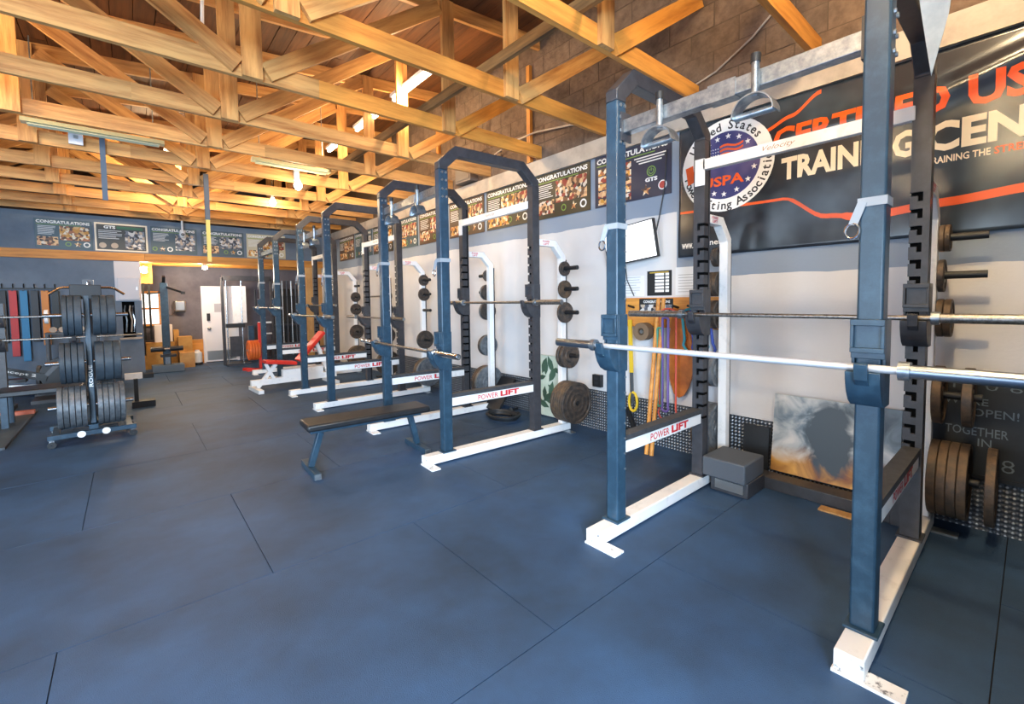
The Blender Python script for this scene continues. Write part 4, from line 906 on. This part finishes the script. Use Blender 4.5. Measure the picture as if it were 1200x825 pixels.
# bench press stand with two bars
t = thing('press_stand', 'dark press stand with uprights behind the plate tree at left', 'rack', (-1.05, 9.35, 0))
for x in (-.32, .42): u = MB().b2((x-.04, -.04, .02), (x+.04, .04, 1.42)).build('upright', M_navyd, t, bevel=.004); cup(MB(), 0, 0, 0).build('bar_hook', M_navyd, t, Matrix.Translation((x, -.04, 1.36)) @ Matrix.Rotation(math.pi/2, 4, 'Z')); cup(MB(), 0, 0, 0).build('bar_hook', M_navyd, t, Matrix.Translation((x, -.04, 1.04)) @ Matrix.Rotation(math.pi/2, 4, 'Z')); MB().b2((x-.05, -.5, 0), (x+.05, .5, .06)).build('foot', M_navyd, t)
MB().b2((-.32, -.03, .3), (.42, .03, .37)).build('cross_beam', M_navyd, t)
MB().bar((.42, 0, .9), (.1, 0, .5), .05, .05).build('brace', M_navyd, t)
def xbar(label, c, half, sl):
    b = barbell(label, c, math.pi/2, 0, 0, half, sl, M_bar, M_bar); return b
xbar('barbell on the press stand with one small plate, upper at left', (-1.46, 9.248, 1.3585), .52, .55)
tag(new('weight_plate', plate_mesh(.2, .04, False), None, None, Matrix.Translation((-.90, 9.248, 1.356)) @ Matrix.Rotation(math.pi/2, 4, 'Z')), 'small pale plate on the upper barbell at far left', 'weight plate')
tag(MB().cyl((-1.95, 9.248, 1.0385), (.15, 9.248, 1.0385), .0145).build('long_bar', M_bar), 'long thin steel bar on the lower hooks of the press stand', 'bar')
t = thing('pulldown_bar', 'curved chrome pulldown bar hung behind the plate tree top', 'bar', (-.36, 7.35, 1.72)); MB().tube([(-.33, 0, -.08), (-.24, 0, -.01), (-.2, 0, 0), (.2, 0, 0), (.24, 0, -.01), (.33, 0, -.08)], .014, 8).build('bar', M_chrome, t); MB().cyl((0, 0, 0), (0, 0, .06), .008).build('eyelet', M_chrome, t)
t = thing('cable_machine_post', 'dark cable machine post standing behind the plate tree', 'machine', (-.36, 7.47, 0)); MB().b2((-.05, -.03, 0), (.05, .04, 1.82)).build('column', M_navyd, t); MB().b2((-.2, -.1, 0), (.2, .2, .05)).build('foot', M_navyd, t); MB().cyl((0, -.12, 1.79), (0, -.03, 1.79), .006).build('cable', M_black, t)
t = thing('utility_bench', 'dark bench end seen left of the plate tree', 'bench', (-1.0, 8.3, .025)); MB().b2((-.28, -.25, .38), (.5, .25, .45)).build('pad', M_vinyl, t, bevel=.015)
for x, y in ((-.2, -.18), (.4, -.18), (-.2, .18), (.4, .18)): MB().b2((x-.03, y-.03, 0), (x+.03, y+.03, .379)).build('leg', M_navy, t)
# low plate storage behind
t = thing('plate_toaster', 'low rack holding upright grey plates at far left', 'rack', (-1.0, 11.0, 0)); MB().b2((-.25, -.2, .0), (.75, .2, .05)).build('tray', M_navyd, t); 
for x in (-.24, .3, .74): MB().b2((x-.01, -.2, .05), (x+.01, .2, .18)).build('divider', M_navyd, t)
for k in range(7):
    o = new('weight_plate', tplate_mesh(.45, .045, 0), M_grip, None, Matrix.Translation((-1.2+k*.075+(.1 if k > 3 else 0), 11.0, .278))); o.material_slots[0].link = 'OBJECT'; o.material_slots[0].material = M_grip
    tag(o, 'grey plate upright in the low rack at far left, '+['leftmost', 'second from left', 'third from left', 'fourth from left', 'fifth from left', 'sixth from left', 'rightmost'][k], 'weight plate', 'plates in the low rack')
t = thing('dumbbell_shelf', 'small shelf with short pale weights behind the plate tree', 'shelf', (-.85, 11.6, 0)); MB().b2((-.3, -.15, 1.0), (.4, .15, 1.03)).build('shelf_board', M_navyd, t)
for x in (-.28, .38): MB().b2((x-.02, -.15, 0), (x+.02, .15, 1.0)).build('side', M_navyd, t)
for k in range(5): tag(MB().lathe([(-.045, .001), (-.045, .05), (.045, .05), (.045, .001)], (-1.05+k*.12, 11.55, 1.08), 'Y', 14, False).build('hand_weight', M_ledge), 'short pale hand weight on the small shelf, '+['leftmost', 'second from left', 'middle', 'fourth from left', 'rightmost'][k], 'weight', 'hand weights on the small shelf')
# band rail with hooks on partition
t = thing('band_rail', 'black hook rail with seven hooks on the grey partition', 'rail', (-1.40, 12.2, 1.84)); MB().b2((-.5, -.03, -.015), (.38, .02, .015)).build('rail', M_black, t)
for k in range(7): MB().tube([(-.46+k*.135, -.03, .01), (-.46+k*.135, -.05, .06), (-.46+k*.135, -.03, .085)], .008, 6).build('hook', M_black, t)
for k in range(7): MB().b2((-.467+k*.135, -.12, -.05), (-.453+k*.135, -.03, -.036)).build('hook_arm', M_black, t)
cols = [('black', srgb(30, 32, 34), .95), ('red', srgb(196, 34, 28), 1.2), ('blue', srgb(20, 120, 170), 1.3), ('charcoal', srgb(40, 40, 44), .95), ('orange', srgb(216, 130, 30), 1.02), ('dark', srgb(26, 30, 30), .75), ('black', srgb(24, 25, 27), .9)]
for k, (nm, cc, ln) in enumerate([cols[6]]+cols[:6]):
    x = -1.40-.46+k*.135; a = MB()
    a.b2((x-.048, 12.10, 1.80-ln), (x+.048, 12.108, 1.80)); a.b2((x-.048, 12.128, 1.80-ln), (x+.048, 12.136, 1.80)); a.b2((x-.048, 12.10, 1.796), (x+.048, 12.136, 1.804)); a.b2((x-.048, 12.10, 1.796-ln), (x+.048, 12.136, 1.804-ln))
    names = {'black': ('leftmost black' if k == 0 else 'black')}
    tag(a.build('hanging_band', mat('band_'+nm+str(k), cc, .5)), {0: 'leftmost black flat band on the hook rail', 1: 'black flat band left of the red one on the hook rail', 2: 'red flat band on the hook rail', 3: 'bright blue flat band on the hook rail', 4: 'charcoal flat band between blue and orange ones', 5: 'orange flat band on the hook rail', 6: 'short dark band at the right end of the hook rail'}[k], 'band', 'flat bands on the hook rail')
# rower
t = thing('rowing_machine', 'black rowing machine with white lettering on its arm at far left', 'rowing machine', (-1.3, 10.2, .0))
MB().bar((-.9, 0, .33), (.55, 0, .22), .07, .06).build('monorail', M_steel, t); a = MB().bar((-.42, -.1, .62), (.28, -.1, .38), .04, .11).build('arm', M_black, t)
u = V((.7, 0, -.24)).normalized(); Print((-.28, -.121, .545), u, u.cross(V((0, 1, 0)))*-1 if False else V((.24, 0, .7)).normalized(), .001).text('concept 2', 0, 0, .46, .055, .01).build('lettering', M_txtw, a)
MB().lathe([(-.09, .03), (-.09, .26), (.09, .26), (.09, .03)], (.45, 0, .42), 'Y', 24).build('flywheel', M_black, t); MB().b2((-.2, -.12, .34), (.05, .12, .39)).build('seat', M_vinyl, t); MB().b2((.1, -.25, .0), (.8, .25, .05)).build('front_foot', M_navyd, t); MB().b2((-.9, -.15, 0), (-.84, .15, .31)).build('rear_leg', M_navyd, t); MB().b2((.4, -.04, .05), (.5, .04, .2)).build('stem', M_navyd, t)
tag(MB().b2((-1.42, 8.95, .027), (-1.05, 9.05, .075)).build('wood_block', mat('salmon_block', srgb(200, 110, 84), .6)), 'orange block lying at the platform edge at far left', 'block')
# electrical panel and alcove
t = thing('panel_box', 'white electrical panel box on the partition pillar', 'electrical box', (.02, 12.205, 1.62)); MB().b2((-.17, -.09, 0), (.17, 0, .45)).build('case', mat('panel_white', srgb(206, 204, 208), .5), t, bevel=.004); MB().b2((-.155, -.096, .015), (.155, -.091, .435)).build('panel_door', MATS['panel_white'], t); MB().b2((.12, -.102, .2), (.14, -.097, .26)).build('latch', M_steel, t)
struct(MB().b2((-.1, 12.345, .84), (.1, 12.359, 1.58)).build('trim_3', M_slot))
for nm, x, lb, cc in (('cable_coil', -.05, 'grey cable coil hanging in the dark alcove', M_zinc), ('rope_bundle', .03, 'pale cord bundle hanging in the dark alcove', M_ledge), ('cable_grip', .075, 'chrome handle hanging in the dark alcove', M_chrome)):
    tag(MB().tube([(x, 12.30, 1.5), (x-.015, 12.26, 1.4), (x+.02, 12.25, 1.2), (x, 12.26, .95)], .014, 6).build(nm, cc), lb, 'cord')
t = thing('floor_scale', 'small white box on the floor by the partition end', 'box', (.0, 12.0, 0)); MB().b2((-.12, -.1, 0), (.16, .1, .11)).build('case', M_white, t); MB().b2((.17, -.08, 0), (.34, .08, .08)).build('foot_unit', M_black, t)
t = thing('bench_foot_stand', 'small black post stand on the floor right of the plate tree', 'stand', (.03, 8.6, 0)); MB().b2((-.02, -.03, 0), (.03, .03, .42)).build('post', M_black, t); MB().b2((-.05, -.1, 0), (.22, .1, .09)).build('foot', M_black, t)
# lat pulldown tower
t = thing('lat_tower', 'grey lat pulldown tower on a heavy base block in the rear room', 'machine', (.62, 12.75, 0))
MB().b2((-.28, -.2, 0), (.3, .15, .16)).build('base_block', mat('base_grey', srgb(104, 120, 134), .7), t, bevel=.01); MB().b2((-.07, -.02, .16), (.07, .12, 2.0)).build('column', M_navy, t, bevel=.006)
MB().bar((0, .05, 1.98), (0, -.1, 2.14), .06, .06).build('top_pulley', M_black, t); MB().bar((.05, 0, 1.9), (.32, -.2, 1.78), .04, .04).build('arm', M_black, t); MB().bar((-.05, 0, 1.78), (-.3, -.1, 1.75), .03, .03).build('arm', M_black, t); MB().box((.33, -.2, 1.77), (.08, .06, .06)).build('arm_grip', M_black, t)
for s in (-1, 1): MB().lathe([(s*.05, .01), (s*.05, .055), (s*.29, .055), (s*.29, .01)], (0, -.12, .52), 'X', 16).build('thigh_roller', M_vinyl, t)
MB().cyl((-.06, -.12, .52), (.06, -.12, .52), .02).build('roller_axle', M_steel, t); MB().b2((-.12, -.2, .34), (.16, .1, .39)).build('seat', M_vinyl, t); MB().b2((-.04, -.08, .16), (.05, .04, .34)).build('seat_post', M_chrome, t); MB().b2((-.02, -.12, .45), (.02, .0, .56)).build('roller_arm', M_navy, t)
# boxes
def carton(label, x0, x1, y, z0, z1, m=M_kraft, d=.3):
    t = thing('carton', label, 'box', ((x0+x1)/2, y, z0)); w = (x1-x0)/2
    MB().b2((-w, -d/2, 0), (w, d/2, z1-z0-.003)).build('box_body', m, t); MB().b2((-w*.95, -d*.48, z1-z0-.003), (-.004, d*.48, z1-z0)).build('flap', m, t); MB().b2((.004, -d*.48, z1-z0-.003), (w*.95, d*.48, z1-z0)).build('flap', m, t)
carton('kraft carton at lower left behind the lat tower', .24, .62, 13.55, 0, .33); carton('kraft carton stacked second behind the lat tower', .27, .6, 13.55, .33, .62); carton('kraft carton under the tower right side', .63, .86, 13.6, 0, .62)
carton('white printed carton on top of the kraft boxes', .44, .78, 13.6, .625, 1.03, mat('white_carton', srgb(220, 206, 196), .7)); carton('small kraft carton beside the white carton', .8, .90, 13.6, .625, .9)
carton('large kraft carton on the right stack', .87, 1.14, 13.4, .36, .74, M_kraft, .3); carton('light kraft carton at the bottom of the right stack', .88, 1.17, 13.35, 0, .36, M_ply, .36)
t = thing('plywood_panel', 'orange plywood panel leaning on the back wall left of the door', 'panel', (1.25, 13.86, 0)); MB().b2((-.14, -.02, .0), (.17, .02, .62)).build('sheet', M_woodo, t); MB().b2((-.14, -.024, .6), (.17, -.02, .62)).build('edge', M_ply, t)
t = thing('water_jug', 'white jug with black foot before the plywood panel', 'jug', (1.26, 13.6, 0)); MB().lathe([(.06, .001), (.06, .1), (.3, .1), (.34, .05), (.37, .05), (.37, .001)], (0, 0, 0), 'Z', 16, False).build('body', M_paper, t); MB().lathe([(0, .001), (0, .11), (.06, .11), (.06, .001)], (0, 0, 0), 'Z', 16, False).build('foot', M_black, t)
t = thing('hand_dryer', 'chrome hand dryer on the dark back wall', 'dryer', (.97, YB, 1.34)); MB().b2((-.11, -.16, 0), (.12, 0, .27)).build('case', M_steel, t, bevel=.03); MB().b2((-.1, -.13, -.03), (.1, -.03, .0)).build('nozzle', M_black, t)
tag(MB().tube([(.9, YB-.03, 1.33), (.8, YB-.03, 1.25), (.68, YB-.03, 1.27), (.6, YB-.03, 1.4)], .006, 6).build('cord', M_black), 'thin cord looping below the hand dryer', 'cord')
for x, lb in ((.27, 'long black strap hanging by the rear window, left'), (.38, 'long black strap hanging by the rear window, right')): tag(MB().b2((x-.02, 13.3, .7), (x+.02, 13.33, 2.0)).build('hanging_strap', M_black), lb, 'strap')
struct(MB().b2((.22, 13.28, 2.0), (.45, 13.36, 2.445)).build('trim_4', M_woodo))
# cable machine
t = thing('cable_machine', 'tall dark cable machine with white weight shroud before the door', 'machine', (2.25, 12.9, 0)); sxx = .62
for x in (-.5, .58): MB().b2((x-.03, -.05, 0), (x+.03, .05, 2.15)).build('upright', M_navyd, t, bevel=.004)
MB().b2((-.5, -.05, 2.08), (.58, .05, 2.2)).build('top_beam', M_navyd, t); MB().b2((-.5, -.3, 0), (.0, .3, .05)).build('foot', M_navyd, t); MB().b2((.5, -.3, 0), (.66, .3, .05)).build('foot', M_navyd, t)
for x in (-.42, -.1): MB().cyl((x, 0, .05), (x, 0, 2.08), .014).build('guide_rod', M_chrome, t)
MB().b2((-.45, -.06, .92), (-.05, .06, 1.02)).build('carriage', M_black, t); MB().b2((-.4, .1, 1.03), (.02, .13, 1.95)).build('shroud', M_white, t); MB().b2((-.38, -.04, .2), (-.13, .04, .7)).build('weight_stack', M_navyd, t); MB().b2((.02, -.06, .1), (.14, .06, .95)).build('side_column', M_navy, t); MB().tube([(.2, -.06, 1.85), (.2, -.06, 1.5), (.2, -.06, 1.35)], .02, 8).build('handle_strap', M_black, t)
MB().b2((.25, -.05, 1.0), (.55, .05, 1.04)).build('cross_bar', M_white, t); MB().b2((.25, -.05, .72), (.55, .05, .75)).build('cross_bar', M_white, t)
# red reverse hyper with orange plates
t = thing('pendulum_machine', 'red steel pendulum machine beside the farthest rack', 'machine', (2.22, 11.35, 0)); MB().b2((-.03, -.04, .06), (.03, .04, 1.08)).build('upright', M_redp, t, bevel=.004); MB().bar((-.3, .25, .03), (.1, -.25, .03), .06, .06).build('foot', M_redp, t); MB().b2((-.28, -.03, 0), (.1, .03, .06)).build('foot', M_redp, t); MB().cyl((-.26, .1, .46), (.2, .1, .46), .022).build('axle', M_chrome, t)
for k in range(4):
    o = new('orange_plate', tplate_mesh(.45, .05, 0), M_orp, None, Matrix.Translation((2.02+k*.055, 11.45, .457))); o.material_slots[0].link = 'OBJECT'; o.material_slots[0].material = M_orp
    tag(o, 'orange rubber plate on the red machine, '+['leftmost', 'second from left', 'third from left', 'rightmost'][k], 'weight plate', 'orange plates on the red machine')
# bars stored upright at the rear right
t = thing('bar_holder', 'dark upright bar holder in the rear corner behind the farthest rack', 'rack', (3.3, 13.2, 0)); MB().b2((-.35, -.2, 0), (.35, .2, .12)).build('base', M_navyd, t); MB().b2((-.35, .16, .12), (.35, .2, 1.9)).build('back_panel', M_black, t); MB().b2((-.35, -.1, .9), (.35, .16, .94)).build('guide', M_navyd, t)
for k in range(6): tag(MB().tube([(3.02+k*.11, 13.05, .12), (3.02+k*.11, 13.05, .5), (3.02+k*.11, 13.05, .51), (3.02+k*.11, 13.05, 1.7), (3.02+k*.11, 13.05, 1.71), (3.02+k*.11, 13.05, 2.1)], [.025, .025, .014, .014, .025, .025], 8).build('stored_bar', M_bar if k % 2 else M_navyd), 'bar stored upright in the rear holder, '+['leftmost', 'second from left', 'third from left', 'fourth from left', 'fifth from left', 'rightmost'][k], 'barbell', 'bars stored upright')
# things hanging from the trusses
tag(MB().box((-.15, 7.15, 3.1), (.05, .012, .72)).build('hanging_strap', mat('slate_strap', srgb(74, 92, 112), .6)), 'slate blue strap hanging from the trusses at left', 'strap')
t = thing('climbing_strap', 'grey and yellow strap hanging in front of the header posters', 'strap', (.97, 8.19, 0)); MB().b2((-.03, -.03, 2.78), (.03, .03, 3.46)).build('sleeve', mat('grey_sleeve', srgb(90, 98, 108), .6), t); MB().b2((-.025, -.02, 2.15), (.025, .02, 2.78)).build('webbing', mat('pale_yellow', srgb(222, 200, 110), .6), t)
t = thing('security_camera', 'small white dome camera hanging from the trusses before the posters', 'camera', (.95, 11.95, 3.0)); MB().cyl((0, 0, .08), (0, 0, .295), .02).build('stem', M_white, t); MB().lathe([(.08, .001), (.08, .05), (.0, .06), (-.05, .04), (-.06, .001)], (0, 0, 0), 'Z', 16, False).build('dome', M_white, t); MB().lathe([(-.058, .004), (-.058, .03), (-.05, .03), (-.05, .004)], (0, 0, 0), 'Y', 12).build('lens', M_black, t)
t = thing('junction_box', 'small pale junction plate on a truss chord at left', 'box', (-.37, 7.14, 3.33)); MB().b2((-.06, -.03, 0), (.06, .0, .15)).build('plate', mat('pale_plate', srgb(200, 206, 214), .5), t); MB().b2((-.02, -.034, .06), (.02, -.031, .1)).build('cover', M_zinc, t)
